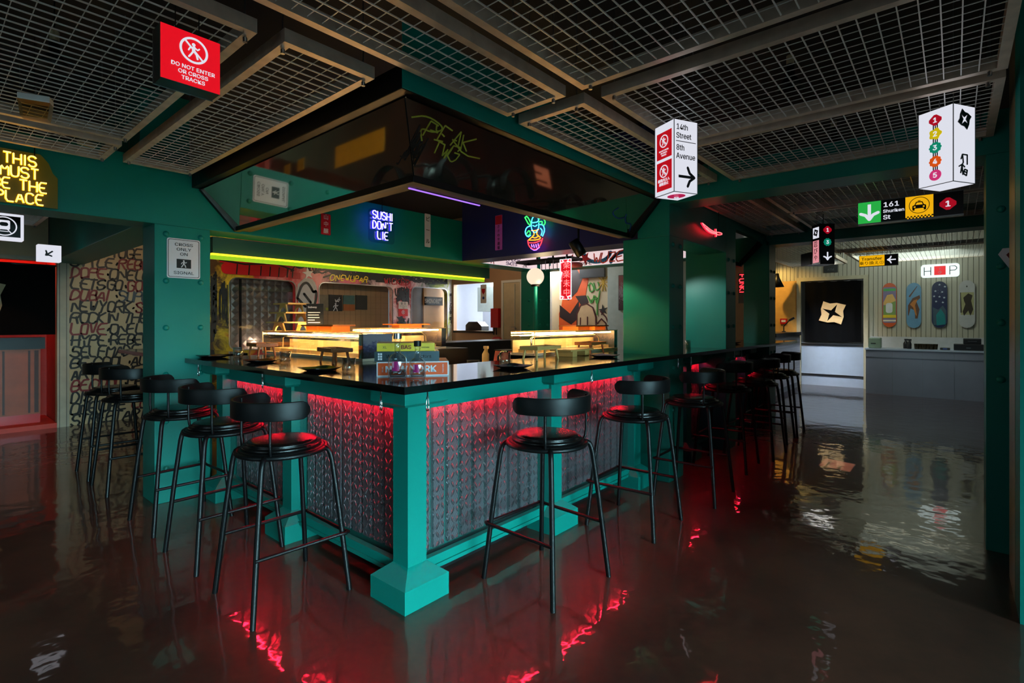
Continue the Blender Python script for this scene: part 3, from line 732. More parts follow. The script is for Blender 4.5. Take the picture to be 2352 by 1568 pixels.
# long direction sign
X = 3.9; a = at(1971, 467, X=X); c = at(2213, 491, X=X); H = a.z-at(1971, 515, X=X).z; L = a.y-c.y
t = thing('light_box_sign', 'long black lit sign reading 161 Shuriken St with yellow taxi panel', 'sign', (X, a.y, a.z-H), -math.pi/2)
MB().box(0, 0, 0, L, .08, H).build('housing', LBK, t)
MB().box(-.002, -.003, -.006, L+.002, .083, 0).box(-.002, -.003, H, L+.002, .083, H+.006).build('edge_trim', STEEL, t)
LG = mat('lightbox_green', (30, 170, 60), .4, emit=(40, 176, 70), es=.9, noise=0)
sbox(t, 0, 0, L*.235, H, LG, name='green_panel')
b = MB(); arrow(b, L*.117, H*.52, H*.36, -math.pi/2, H*.13, -.004, -.002); b.build('arrow', LB, t)
for l, z_, s_ in (('161', .78, .36), ('Shuriken', .48, .235), ('St', .2, .33)): text(t, 'lettering', l, L*.255, H*z_, H*s_, LB, align='LEFT', bold=.022, sx=1.1 if l != 'Shuriken' else 1.02)
sbox(t, L*.475, 0, L*.735, H, LYEL, name='yellow_panel')
b = MB(); cx = L*.605; b.prism(circ(cx, H*.58, H*.37, 32), -.0035, -.002, holes=[circ(cx, H*.58, H*.345, 32)])
b.prism([(cx+x*H, H*.5+z*H) for x, z in ((-.25, -.06), (-.24, .07), (-.17, .1), (-.11, .24), (.11, .24), (.17, .1), (.24, .07), (.25, -.06))], -.0035, -.002, holes=[[(cx+x*H, H*.5+z*H) for x, z in ((-.13, .1), (-.085, .2), (.085, .2), (.13, .1))]])
b.box(cx-.05*H, -.0035, H*.75, cx+.05*H, -.002, H*.785)
for q in (-1, 1): b.box(cx+q*.2*H-.04*H, -.0035, H*.36, cx+q*.2*H+.04*H, -.002, H*.45)
for i in range(16):
    b.box(L*.475+L*.26*i/16, -.003, H*(.06 if i % 2 else .0), L*.475+L*.26*(i+1)/16, -.002, H*(.12 if i % 2 else .06))
b.build('taxi_symbol', LINK, t)
b = MB()
for q in (-1, 1): b.prism(circ(cx+q*.16*H, H*.51, .035*H, 12), -.0045, -.0035)
b.build('headlamps', LYEL, t)
badge(t, '1', (214, 20, 44), L*.865, H*.5, H*.27, 'diamond', y=-.003)
MB().tube([(L*.2, .04, H), (L*.2, .04, 3.25-a.z+H)], .003, 6).tube([(L*.8, .04, H), (L*.8, .04, 3.25-a.z+H)], .003, 6).build('hanging_wire', STEEL, t)
# black 1 / 3 / arrow box
n = at(1884, 513, X=4.6); H = n.z-at(1884, 606, X=4.6).z; w = 33*(n-CAM).dot(FW)/FPX
t = thing('light_box_sign', 'black hanging box with red 1, green 3 and white down arrow', 'sign', (4.6, n.y, n.z-H), YAW-math.pi/2)
MB().box(0, 0, 0, w, w, H).build('housing', LBK, t)
badge(t, '1', (214, 20, 44), w/2, H*.84, w*.27, 'diamond'); badge(t, '3', (20, 168, 140), w/2, H*.54, w*.26, 'wavy')
b = MB(); arrow(b, w/2, H*.2, w*.27, -math.pi/2, w*.09, -.004, -.002); b.build('arrow', LB, t)
fr = child_frame(t, 'left_face', (0, w, 0), -math.pi/2)
sbox(fr, w*.15, H*.66, w*.85, H*.93, LB, name='star_panel'); sbox(fr, w*.15, H*.05, w*.85, H*.6, mat('pink_panel', (236, 150, 160), .4, emit=(236, 150, 160), es=.8, noise=0), name='pink_panel')
b = MB()
P, hl = shuriken(w/2, H*.8, w*.26, 20); b.prism(P, -.004, 0, holes=hl)
b.build('star_symbol', LINK, fr)
for i, l in enumerate('忍びや'): text(fr, 'lettering', l, w/2, H*(.5-.17*i), w*.45, LINK, bold=.01)
MB().tube([(w*.5, w*.5, H), (w*.5, w*.5, 3.25-n.z+H)], .004, 6).build('hanging_rod', BLACKM, t)
p = at(1862, 577, X=5.2)
t = thing('light_box_sign', 'small black and green sign box just behind the 1 and 3 box', 'sign', (5.2, p.y, at(1862, 607, X=5.2).z), YAW-math.pi/2)
MB().box(0, 0, 0, .27, .2, .14).build('housing', LBK, t); sbox(t, .02, .03, .1, .12, mat('badge_3', (20, 168, 140)), name='green_panel')
MB().prism(circ(.19, .08, .055, 24), -.003, 0, holes=[circ(.19, .08, .047, 24)]).stroke([(.155, .1), (.17, .06), (.19, .09), (.21, .06), (.225, .1)], .008, -.003, 0).build('ring_symbol', LB, t)
MB().tube([(.13, .1, .14), (.13, .1, 3.25-t.location.z)], .004, 6).build('hanging_rod', BLACKM, t)
# transfer sign
X = 8.6; a = at(1973, 588, X=X); c = at(2063, 588, X=X); H = a.z-at(1973, 613, X=X).z; L = a.y-c.y
t = thing('light_box_sign', 'yellow and black Transfer sign with left arrow before the board wall', 'sign', (X, a.y, a.z-H), -math.pi/2)
MB().box(0, 0, 0, L, .08, H).build('housing', LBK, t); sbox(t, .005, .005, L*.66, H-.005, LYEL, name='yellow_panel')
text(t, 'lettering', 'Transfer', L*.33, H*.68, H*.42, LINK, bold=.02, sx=1.15); text(t, 'lettering', '乗り換え①', L*.33, H*.28, H*.34, LINK, bold=.01, sx=1.1)
b = MB(); arrow(b, L*.84, H*.5, H*.3, math.pi, H*.1, -.004, -.002); b.build('arrow', LB, t)
MB().tube([(L*.2, .04, H), (L*.2, .04, 3.25-a.z+H)], .004, 6).tube([(L*.8, .04, H), (L*.8, .04, 3.25-a.z+H)], .004, 6).build('hanging_rod', BLACKM, t)
# left room signs
a = at(0, 488, Y=3.7); c = at(55, 492, Y=3.7); H = a.z-at(0, 548, Y=3.7).z
t = thing('light_box_sign', 'white framed lit sign with a train symbol cut by the left edge', 'sign', (c.x-.3, 3.7, a.z-H), 0)
MB().box(0, .003, 0, .3, .12, H).build('box', LB, t, bevel=.002); sbox(t, .02, .02, .28, H-.02, LBK, name='black_panel')
b = MB(); cx = .185; cz = H/2; b.prism(circ(cx, cz, H*.37, 30), -.004, -.002, holes=[circ(cx, cz, H*.33, 30)])
b.prism(rrect(cx-.17*H, cz-.13*H, cx+.17*H, cz+.23*H, .05*H), -.004, -.002, holes=[rrect(cx-.12*H, cz+.0*H, cx+.12*H, cz+.15*H, .015)])
b.stroke([(cx-.1*H, cz-.12*H), (cx-.2*H, cz-.25*H)], .03*H, -.004, -.002).stroke([(cx+.1*H, cz-.12*H), (cx+.2*H, cz-.25*H)], .03*H, -.004, -.002).stroke([(cx-.12*H, cz-.2*H), (cx+.12*H, cz-.2*H)], .025*H, -.004, -.002)
b.build('train_symbol', LB, t)
MB().tube([(.15, .06, H), (.15, .06, 3.25-a.z+H)], .004, 6).build('hanging_rod', BLACKM, t)
a = at(87, 560, Y=5.0); c = at(141, 602, Y=5.0)
t = thing('light_box_sign', 'small white lit box with a black diagonal arrow above the left doorway', 'sign', (a.x, 5.0, c.z), 0)
MB().box(0, 0, 0, c.x-a.x, .12, a.z-c.z).build('box', LB, t, bevel=.002)
b = MB(); arrow(b, (c.x-a.x)*.48, (a.z-c.z)*.5, .035, math.radians(-140), .014, -.003, -.001); b.build('arrow', LINK, t)
MB().tube([(.09, .06, a.z-c.z), (.09, .06, 3.25-c.z)], .004, 6).build('hanging_rod', BLACKM, t)
# pedestrian plate on the column
t = thing('road_sign', 'white plate CROSS ONLY ON SIGNAL with walking figure on the left column', 'sign', (-.1155, 2.628, 1.88))
MB().prism(rrect(-.115, -.154, .115, .154, .016), -.003, .0015).build('plate', SIGNW, t)
MB().prism(rrect(-.107, -.146, .107, .146, .013), -.0045, -.003, holes=[rrect(-.1035, -.1425, .1035, .1425, .011)]).build('border_line', INK, t)
for l, z_ in (('CROSS', .108), ('ONLY', .071), ('ON', .034), ('SIGNAL', -.112)): text(t, 'lettering', l, 0, z_, .038, INK, bold=.006, sx=1.22, y=-.0045)
sbox(t, -.05, -.075, .05, -.005, INK, y0=-.0045, y1=-.003, name='black_panel')
b = MB(); walker(b, 0, -.04, .06, -.006, -.0045); b.build('walking_figure', SIGNW, t)

# ------------------------------------------------------------------ neon
def neon(b, pls, r, it=1, y=0):
    for pl in pls:
        q = soft(pl, it) if it else pl
        b.tube([(x, y, z) for x, z in q], r, 6)
def neon_sign(name, label, loc, rz, rows, h, r, core, halo, hr=1.5, back=None, cord=None, gap=1.3, w=None, lg=.35, it=1, bm_=None):
    t = thing(name, label, 'neon sign', loc, rz)
    A = MB(); B = MB()
    for i, l in enumerate(rows):
        L = lines(l, 0, -i*h*gap, h, w, center=True, gap=lg); neon(A, L, r, it, -.004); neon(B, L, r*hr, it, .008)
    A.build('neon_lettering', core, t); B.build('coloured_tube', halo, t)  # wider glowing tube behind the core imitates the coloured halo
    if back: MB().prism(back, .016, .022).build('backing_plate', bm_ or glass('acrylic_backing', (.9, .9, .92), .5), t)
    if cord:
        c = MB()
        for x, z0_, z1_ in cord: c.tube([(x, .01, z0_), (x, .01, z1_)], .003, 6)
        c.build('hanging_cord', BLACKM, t)
    return t
h = .078
p = at(879, 487, Y=2.5)
neon_sign('neon_sign', "blue-violet neon reading SUSHI DON'T LIE hanging before the inner fascia", (p.x, 2.5, p.z-h), 0, ['SUSHI', "DON'T", 'LIE'], h, .0042,
          glow('neon_blue_white', (205, 200, 255), 3.2), glow('neon_blue', (40, 30, 255), 5.5), w=.042, cord=[(0, h+.01, .24)], back=rrect(-.16, -.24, .16, .1, .04))
h = .066; p = at(8, 347, Y=2.56) + Vector((.085, 0, 0))
neon_sign('neon_sign', 'yellow neon reading THIS MUST BE THE PLACE at the left edge', (p.x-.01, 2.56, p.z-h), 0, ['THIS', 'MUST', 'BE THE', 'PLACE'], h, .0042,
          glow('neon_warm_white', (255, 206, 120), 2.0), glow('neon_yellow', (255, 176, 0), 2.2), w=.036, lg=.3, bm_=mat('glowing_yellow_acrylic', (70, 64, 8), .3, emit=(120, 110, 0), es=.1, noise=0), cord=[(.07, h+.01, .9)], gap=1.22,
          back=[(-.2, .09), (.1, .09), (.14, .04), (.16, -.02), (.185, -.05), (.185, -.25), (-.2, -.25)])
# sword
p = at(1640, 531, Y=-.14)
t = thing('neon_sign', 'red neon sword on the teal panel over the second counter bay', 'neon sign', (p.x, -.14, p.z))
RC = glow('neon_red_core', (255, 90, 90), 3.5); RH = glow('neon_red', (255, 12, 30), 7)
A = MB(); B = MB(); bl = [[(x*1.45-.02, z_*.9) for x, z_ in q] for q in [[(-.22, .035), (-.17, -.005), (-.08, -.035), (.03, -.03), (.04, -.01), (-.06, -.005), (-.14, .015), (-.22, .035)], [(-.15, -.0), (-.07, -.022), (.02, -.02)], [(.035, .03), (.045, -.055)], [(.045, -.03), (.15, -.015), (.155, .01), (.05, .0), (.045, -.03)]]]
neon(A, bl, .0035, 1, -.01); neon(B, bl, .0055, 1, .002); A.build('neon_tube', RC, t); B.build('coloured_tube', RH, t)  # back tube imitates the red glow round the sword
MB().tube([(.13, 0, -.01), (.13, 0, .6)], .003, 6).build('hanging_cord', BLACKM, t)
# ninja ramen neon
p = at(1229, 532, X=2.84)
t = thing('neon_sign', 'multicolour neon of a helmeted figure over a noodle bowl on the blue fascia', 'neon sign', (2.84, p.y, p.z), -math.pi/2)
parts = [('green', (40, 255, 70), [[(-.14, .17), (-.11, .185), (-.05, .09), (-.08, .075), (-.14, .17)], [(.05, .13), (.1, .14), (.14, .09), (.12, .05), (.09, .07), (.1, .1), (.05, .1)], [(-.12, -.01), (-.08, .03), (-.06, -.02), (-.1, -.03)]]),
         ('cyan', (60, 200, 255), [[(-.05, .1), (-.04, .15), (.0, .175), (.04, .15), (.05, .1), (-.05, .1)], [(-.05, .09), (-.05, .03), (0, -.02), (.05, .03), (.05, .09)], [(-.06, .07), (-.12, .06), (-.14, .0), (-.1, -.05), (-.06, -.03)], [(.06, .07), (.11, .06), (.13, .0), (.1, -.06)], [(.07, .03), (.1, .0), (.08, -.05)], [(-.03, .07), (.0, .055), (.03, .07)]]),
         ('orange', (255, 120, 20), [[(-.02, .0), (-.01, -.03), (-.04, -.05)], [(.03, .0), (.02, -.03), (.05, -.05)], [(-.09, -.08), (-.04, -.05), (0, -.07), (.05, -.05), (.08, -.08), (.02, -.09), (-.05, -.085), (-.09, -.08)], [(-.05, .02), (.0, .01), (.05, .02)]]),
         ('red', (255, 40, 50), [[(-.1, -.08), (-.09, -.14), (-.03, -.19), (.03, -.19), (.08, -.14), (.1, -.08)], [(-.08, -.11), (.0, -.12), (.08, -.1)]]),
         ('violet', (150, 90, 255), [[(-.05, -.13), (-.04, -.16)], [(-.02, -.135), (-.01, -.17)], [(.01, -.135), (.02, -.17)], [(.04, -.13), (.045, -.16)], [(-.06, -.17), (0, -.205), (.06, -.17)]])]
for n_, c_, pl in parts:
    b = MB(); neon(b, pl, .0055, 1); b.build(n_+'_neon_tube', glow('neon_fig_'+n_, c_, 4.5), t)
MB().tube([(0, .01, .17), (0, .01, .36)], .003, 6).build('hanging_cord', BLACKM, t)
# red lantern-like neon
p = at(1299, 641, X=3.6)
t = thing('neon_sign', 'red rectangular neon with vertical characters hanging below the pot rack', 'neon sign', (3.6, p.y, p.z), -math.pi/2)
MB().box(-.075, .01, -.235, .075, .016, .235).build('backing_plate', mat('red_acrylic', (190, 10, 30), .3, emit=(200, 8, 30), es=.6, noise=0), t)
b = MB(); b.tube([(x, 0, z) for x, z in ((-.08, -.24), (.08, -.24), (.08, .24), (-.08, .24))], .004, 6, closed=True)
for sx in (-1, 1):
    for sz in (-1, 1): b.tube([(sx*.075, -.004, sz*.2), (sx*.03, -.004, sz*.21), (sx*.045, -.004, sz*.235)], .005, 6)
b.tube([(-.08, -.004, .1), (-.05, -.004, .08), (-.08, -.004, .0), (-.06, -.004, -.02)], .005, 6)
b.build('white_neon_tube', glow('neon_white', (235, 245, 255), 5), t)
for i, l in enumerate('楽楽未中'): text(t, 'neon_lettering', l, .015, .165-.11*i, .1, RC, y=-.002, bold=.006)
MB().tube([(0, .01, .235), (0, .01, 3.25-p.z)], .003, 6).build('hanging_cord', WHITE, t)
# fascia plates
def plate(label, x, y, z, rz, w, h, m, chars, ink, top=None):
    t = thing('wall_sign', label, 'sign', (x, y, z), rz)
    MB().prism(rrect(-w/2, -h/2, w/2, h/2, .008), -.004, 0).build('plate', m, t)
    if top: sbox(t, -w/2+.004, h/2-w*.95, w/2-.004, h/2-.004, top, y0=-.005, y1=-.003, name='red_panel')
    n = len(chars); hh = h-(w if top else 0); 
    for i, l in enumerate(chars): text(t, 'lettering', l, 0, -h/2+hh*(n-i-.5)/n, min(w*.72, hh/n*.8), ink, y=-.006, bold=.01)
    return t
c = at(749, 515, Y=2.62); plate('narrow red plate with white characters on the inner green fascia', c.x, 2.628, c.z, 0, .1, .2, mat('sign_red', (176, 10, 34), .4), '山中醸', SIGNW)
c = at(983, 529, Y=2.62); plate('narrow white plate reading ビール on the inner green fascia', c.x, 2.628, c.z, 0, .085, .38, SIGNW, 'ビール', INK)
c = at(1145, 534, X=2.89); plate('narrow lilac plate with dark characters on the blue fascia', 2.896, c.y, c.z, -math.pi/2, .11, .4, mat('lilac_sign', (176, 84, 200), .4), 'ささのや酒場', INK, mat('sign_red', (176, 10, 34)))
v = thing('light_strip', 'short violet light strip under the hood frame near its corner', 'light', (.62, .40, 2.145))
MB().box(-.28, 0, 0, .3, .01, .006).build('diffuser', glow('violet_tube', (150, 100, 240), 1.6), v)  # added strip imitates violet neon light caught on the hood frame
# warning triangle on the right column
p = at(2314, 612, X=2.735)
t = thing('road_sign', 'white-bordered dark red triangle sign on the right column, cut by the wall', 'sign', (2.736, -2.33, p.z), -math.pi/2)
MB().prism([(-.17, .075), (-.15, .11), (.15, .11), (.17, .075), (.02, -.19), (-.02, -.19)], -.003, .0).build('plate', mat('sign_dark_red', (120, 12, 16), .4), t)
MB().prism([(-.17, .075), (-.15, .11), (.15, .11), (.17, .075), (.02, -.19), (-.02, -.19)], -.005, -.003, holes=[[(-.135, .07), (-.125, .082), (.125, .082), (.135, .07), (.006, -.15), (-.006, -.15)]]).build('border_line', SIGNW, t)

# ================================================================== behind the bar
def spray_mat(name, stops, axis=0, lo=0, hi=1, jitter=.35, sc=2.2):
    m = bpy.data.materials.new(name); m.use_nodes = True; nt = m.node_tree; p = nt.nodes['Principled BSDF']; p.inputs['Roughness'].default_value = .45
    tc = nd(nt, 'ShaderNodeTexCoord'); se = nd(nt, 'ShaderNodeSeparateXYZ'); nt.links.new(tc.outputs['Object'], se.inputs[0])
    n = nd(nt, 'ShaderNodeTexNoise'); n.inputs['Scale'].default_value = sc; n.inputs['Detail'].default_value = 6; n.inputs['Roughness'].default_value = .7; n.inputs['Distortion'].default_value = 1.5
    nt.links.new(tc.outputs['Object'], n.inputs['Vector'])
    mr = nd(nt, 'ShaderNodeMapRange'); mr.inputs['From Min'].default_value = lo; mr.inputs['From Max'].default_value = hi; nt.links.new(se.outputs[axis], mr.inputs['Value'])
    a = nd(nt, 'ShaderNodeMath', operation='MULTIPLY_ADD'); a.inputs[1].default_value = jitter*2; nt.links.new(n.outputs['Fac'], a.inputs[0])
    s2 = nd(nt, 'ShaderNodeMath', operation='SUBTRACT'); s2.inputs[1].default_value = jitter; nt.links.new(mr.outputs[0], s2.inputs[0]); nt.links.new(s2.outputs[0], a.inputs[2])
    r = nd(nt, 'ShaderNodeValToRGB'); cr = r.color_ramp
    while len(cr.elements) < len(stops): cr.elements.new(.5)
    for e, (q, c) in zip(cr.elements, stops): e.position = q; e.color = lin(c)
    nt.links.new(a.outputs[0], r.inputs[0]); nt.links.new(r.outputs[0], p.inputs['Base Color'])
    MATS[name] = m; return m
GRAF = spray_mat('sprayed_wall_paint', [(0, (60, 40, 14)), (.06, (200, 170, 20)), (.12, (170, 12, 24)), (.2, (226, 130, 130)), (.26, (200, 16, 30)), (.33, (215, 130, 130)), (.4, (30, 22, 26)), (.5, (190, 90, 110)), (.57, (28, 24, 40)), (.68, (226, 190, 195)), (.74, (180, 14, 30)), (.8, (230, 200, 205)), (.88, (60, 90, 40)), (.95, (170, 180, 60)), (1, (226, 226, 230))], 0, .9, 4.9, .16, 2.4)
holes = [rrect(1.107, 1.02, 1.99, 1.955, .1), rrect(2.32, 1.02, 3.62, 1.965, .1), rrect(3.99, 1.02, 4.82, 1.985, .1)]
wb = struct(MB().prism([(.88, 0), (4.92, 0), (4.92, 3.25), (.88, 3.25)], 5.0, 5.1, 'y', holes=holes).build('wall_back', GRAF))
struct(MB().box(.86, 5.0, 0, .88, 7.0, 3.25).build('wall_passage', OFFW))
NICHE = mat('tan_kitchen_tile', (150, 122, 92), .3, noise=.1, ns=3)
def tile_mat():
    m = bpy.data.materials.new('pyramid_steel_tile'); m.use_nodes = True; nt = m.node_tree; p = nt.nodes['Principled BSDF']
    p.inputs['Base Color'].default_value = lin((120, 110, 102)); p.inputs['Metallic'].default_value = .6; p.inputs['Roughness'].default_value = .38
    tc = nd(nt, 'ShaderNodeTexCoord'); se = nd(nt, 'ShaderNodeSeparateXYZ'); nt.links.new(tc.outputs['Object'], se.inputs[0])
    o = []
    for i in (0, 2):
        a = nd(nt, 'ShaderNodeMath', operation='MULTIPLY'); a.inputs[1].default_value = 10.5; nt.links.new(se.outputs[i], a.inputs[0])
        b = nd(nt, 'ShaderNodeMath', operation='PINGPONG'); b.inputs[1].default_value = .5; nt.links.new(a.outputs[0], b.inputs[0]); o.append(b.outputs[0])
    mi = nd(nt, 'ShaderNodeMath', operation='MINIMUM'); nt.links.new(o[0], mi.inputs[0]); nt.links.new(o[1], mi.inputs[1])
    bp = nd(nt, 'ShaderNodeBump'); bp.inputs['Distance'].default_value = .02; bp.inputs['Strength'].default_value = .8; nt.links.new(mi.outputs[0], bp.inputs['Height']); nt.links.new(bp.outputs[0], p.inputs['Normal'])
    return m
def win(n, x0, x1, m, zt):
    t = MB().prism(rrect(x0, 1.02, x1, zt, .1), 4.992, 5.0, holes=[rrect(x0+.012, 1.032, x1-.012, zt-.012, .09)]).build('window_%d' % n, STEEL)
    struct(t)
    MB().prism(rrect(x0+.002, 1.022, x1-.002, zt-.002, .1), 5.03, 5.036).build('glass_pane', glass('window_glass', (.9, .9, .9), .12, .05), t)
    MB().box(x0-.1, 5.26, .95, x1+.1, 5.3, zt+.1).build('back_panel', m, t)
    return t
w4 = win(4, 1.107, 1.99, tile_mat(), 1.955); w5 = win(5, 2.32, 3.62, NICHE, 1.965); w6 = win(6, 3.99, 4.82, mat('brown_panel', (74, 56, 40), .4), 1.985)
MB().box(1.32, 5.2, 1.03, 1.345, 5.22, 1.95).build('mullion', BLACKM, w4)
g = MB()
for i in range(14): g.box(2.33+.095*i, 5.257, 1.0, 2.332+.095*i, 5.26, 1.97)
for i in range(10): g.box(2.22, 5.255, 1.03+.095*i, 3.72, 5.26, 1.033+.095*i)
g.build('tile_joints', mat('dark_joint', (120, 98, 74), .6), w5)
t = tag(MB().box(4.45, 5.22, .98, 5.0, 5.25, 2.0).build('kitchen_panel', mat('ochre_panel', (190, 140, 84), .5)), 'plain ochre panel behind the right rounded kitchen window', 'panel')
t = thing('street_sign', 'black plate reading SHINOBI ST in the right rounded window', 'sign', (4.66, 5.195, 1.76))
MB().box(-.21, -.006, -.075, .21, .006, .075).build('plate', mat('matte_black', (9, 9, 9), .9, spec=.1), t)
text(t, 'lettering', 'SHINOBI', -.045, 0, .125, mat('cream_ink', (190, 176, 150)), y=-.008, sx=.78, bold=.005); text(t, 'lettering', 'ST', .155, .025, .06, MATS['cream_ink'], y=-.008)
pos = [((2.42, 2.62), (1.55, 1.79), (120, 110, 90)), ((2.62, 2.85), (1.55, 1.8), (26, 24, 26)), ((2.86, 3.07), (1.56, 1.8), (64, 100, 100)), ((3.08, 3.3), (1.58, 1.81), (40, 38, 36))]  # poster reflections in the glass, built as sheets behind the pane
for i, ((xa, xb), (za, zb), c) in enumerate(pos):
    t = thing('poster', ('pale poster at the left of the row in the middle rounded window', 'reflected black poster with white brush figure in the middle rounded window', 'grey-green and ochre poster in the middle rounded window', 'dark poster at the right of the row in the middle rounded window')[i], 'poster', ((xa+xb)/2, 5.24, (za+zb)/2))
    w_, h_ = (xb-xa)/2-.004, (zb-za)/2
    MB().box(-w_, 0, -h_, w_, .01, h_).build('sheet', mat('poster_%d' % i, c, .4, noise=.3, ns=12), t)
    b = MB()
    if i == 1:
        for pl in tagstroke(3, 0, .05, .15, .09, 6): b.stroke(pl, .008, -.003, 0, n=5)
        walker(b, 0, -.06, .13, -.003, 0); b.build('brush_figure', SIGNW, t)
    if i == 2: b.box(-w_, -.002, -h_, w_, 0, -.02); b.build('ochre_field', WOODD, t)
    if i == 0: b.box(.05, -.002, -.11, .09, 0, -.07); b.build('green_square', mat('lime_paint', (150, 158, 40)), t)
# shapes painted on the back wall
def painted(name, polys, m, y=4.998, strokes=(), w=.015, T=None, label=None):
    b = MB(T)
    for P in polys: b.prism(P, -.002, 0)
    for pl in strokes: b.stroke(pl, w, -.0025, 0, n=5)
    return b
def on_back(b, name, m, label):
    o = b.build(name, m); o.location = (0, 4.997, 0); return tag(o, label, 'graffiti')
random.seed(21)
BK = mat('black_paint', (14, 14, 14)); RD = mat('red_spray', (176, 12, 26), .4); YL = mat('yellow_spray', (214, 186, 24), .4); WT = mat('white_spray', (214, 208, 208), .45)
b = painted('', [rrect(1.02, 1.99, 1.85, 2.13, .06), rrect(1.9, 1.98, 2.05, 2.07, .01), [(1.0, 2.13), (1.95, 2.13), (1.8, 2.3), (1.05, 2.3)]], None)
on_back(b, 'wall_graffiti', RD, 'red tube-shaped graffiti above the left rounded window')
b = MB()
for x in (1.2, 1.35, 1.5, 1.62, 1.74, 1.86, 1.93): b.stroke([(x, 2.0), (x+.01, 2.12)], .014, -.005, 0)
b.stroke([(1.0, 2.16), (1.3, 2.13), (1.7, 2.17), (1.95, 2.1)], .02, -.005, 0)
for pl in tagstroke(7, 2.25, 2.14, .7, .14): b.stroke(pl, .014, -.005, 0, n=5)
for pl in tagstroke(26, 3.0, 2.12, 1.5, .2): b.stroke(pl, .024, -.005, 0, n=5)
for pl in tagstroke(14, 4.2, 2.11, 1.2, .16): b.stroke(pl, .016, -.005, 0, n=5)
for pl in tagstroke(6, .93, 1.6, .06, 1.0): b.stroke(pl, .02, -.005, 0, n=5)
for pl in tagstroke(8, 1.04, 1.6, .1, .6): b.stroke(pl, .012, -.005, 0, n=5)
for pl in tagstroke(9, 3.8, 1.3, .28, .3): b.stroke(pl, .012, -.005, 0, n=5)
for pl in tagstroke(14, 3.8, 1.82, .28, .3): b.stroke(pl, .016, -.005, 0, n=5)
b.stroke([(3.3, 2.03), (3.55, 2.03)], .03, -.005, 0)
for pl in lines('SHINOBIST', 4.84, 1.2, .07, .04, jit=.08): b.stroke([(4.87+(z-1.2)*.5, 1.9-(x-4.84)*1.3) for x, z in pl], .008, -.005, 0)
on_back(b, 'wall_graffiti', BK, 'black scrawled tags running over the kitchen wall')
b = MB(); b.prism([(2.02, 1.1), (2.30, 1.1), (2.33, 1.35), (2.29, 1.62), (2.25, 1.72), (2.28, 1.85), (2.27, 1.95), (2.2, 2.0), (2.1, 1.99), (2.03, 1.85), (2.0, 1.72), (2.03, 1.6), (2.0, 1.5)], -.002, 0)
b.stroke([(2.0, 1.72), (2.02, 1.9), (2.12, 1.995), (2.22, 1.98), (2.27, 1.9), (2.285, 1.8)], .03, -.006, -.004)
on_back(b, 'wall_graffiti', mat('pale_grey_spray', (168, 160, 156)), 'grey balloon-like painted shape between the left and middle windows')
b = MB()
for pl in ([(2.0, 1.72), (2.06, 1.9), (2.14, 1.95), (2.2, 1.88), (2.24, 1.8), (2.28, 1.84), (2.29, 1.74), (2.25, 1.6), (2.28, 1.45), (2.3, 1.25), (2.24, 1.1)], [(2.1, 1.78), (2.2, 1.66)], [(2.0, 1.72), (2.12, 1.6)]):
    b.stroke(soft(pl, 2), .034, -.007, -.003)
on_back(b, 'wall_graffiti', BK, 'thick black outline of the grey balloon-like shape')
b = MB(); 
for cx_, cz_, r_ in ((3.78, 1.42, .11),):
    P = []
    for k in range(10): P.append((cx_+(r_ if k % 2 == 0 else r_*.4)*math.cos(math.radians(80+36*k)), cz_+(r_ if k % 2 == 0 else r_*.4)*math.sin(math.radians(80+36*k))))
    b.prism(P, -.004, 0)
on_back(b, 'wall_graffiti', BK, 'black star painted between the middle and right windows')
b = MB()
for cx_, cz_, r_ in ((2.16, 2.07, .09),):
    P = []
    for k in range(10): P.append((cx_+(r_ if k % 2 == 0 else r_*.4)*math.cos(math.radians(100+36*k)), cz_+(r_ if k % 2 == 0 else r_*.4)*math.sin(math.radians(100+36*k))))
    b.prism(P, -.007, 0)
on_back(b, 'wall_graffiti', WT, 'white star painted above the grey balloon-like shape')
b = MB()
for pl in lines('ONEWUPAR', 2.5, 2.0, .085, .06, jit=.1, slant=.2): b.stroke(soft(pl, 1), .012, -.008, 0, n=5)
on_back(b, 'wall_graffiti', YL, 'yellow scrawled tag above the middle rounded window')
b = MB()
for pl in lines('WICKED', 3.45, 2.0, .09, .07, jit=.08): b.stroke(pl, .012, -.008, 0, n=5)
on_back(b, 'wall_graffiti', RD, 'dark red scrawled tag above the middle window, right half')
t = thing('wall_sign', 'white and red 東京 plate between the middle and right windows', 'sign', (3.82, 4.992, 1.6))
MB().box(-.095, -.004, -.0, .095, 0, .12).build('plate', mat('pale_sign', (206, 190, 180)), t); MB().box(-.095, -.004, -.12, .095, 0, 0).build('red_plate', REDP, t)
text(t, 'lettering', '東 京', 0, .085, .05, INK, y=-.006); text(t, 'lettering', 'とうきょう', 0, .045, .028, INK, y=-.006); text(t, 'lettering', 'Tokyo', 0, .018, .022, INK, y=-.006)
b = MB(); b.prism(circ(0, -.055, .032, 24), -.006, -.004, holes=[circ(0, -.055, .026, 24)]); walker(b, 0, -.055, .04, -.006, -.004); b.build('walking_symbol', SIGNW, t)
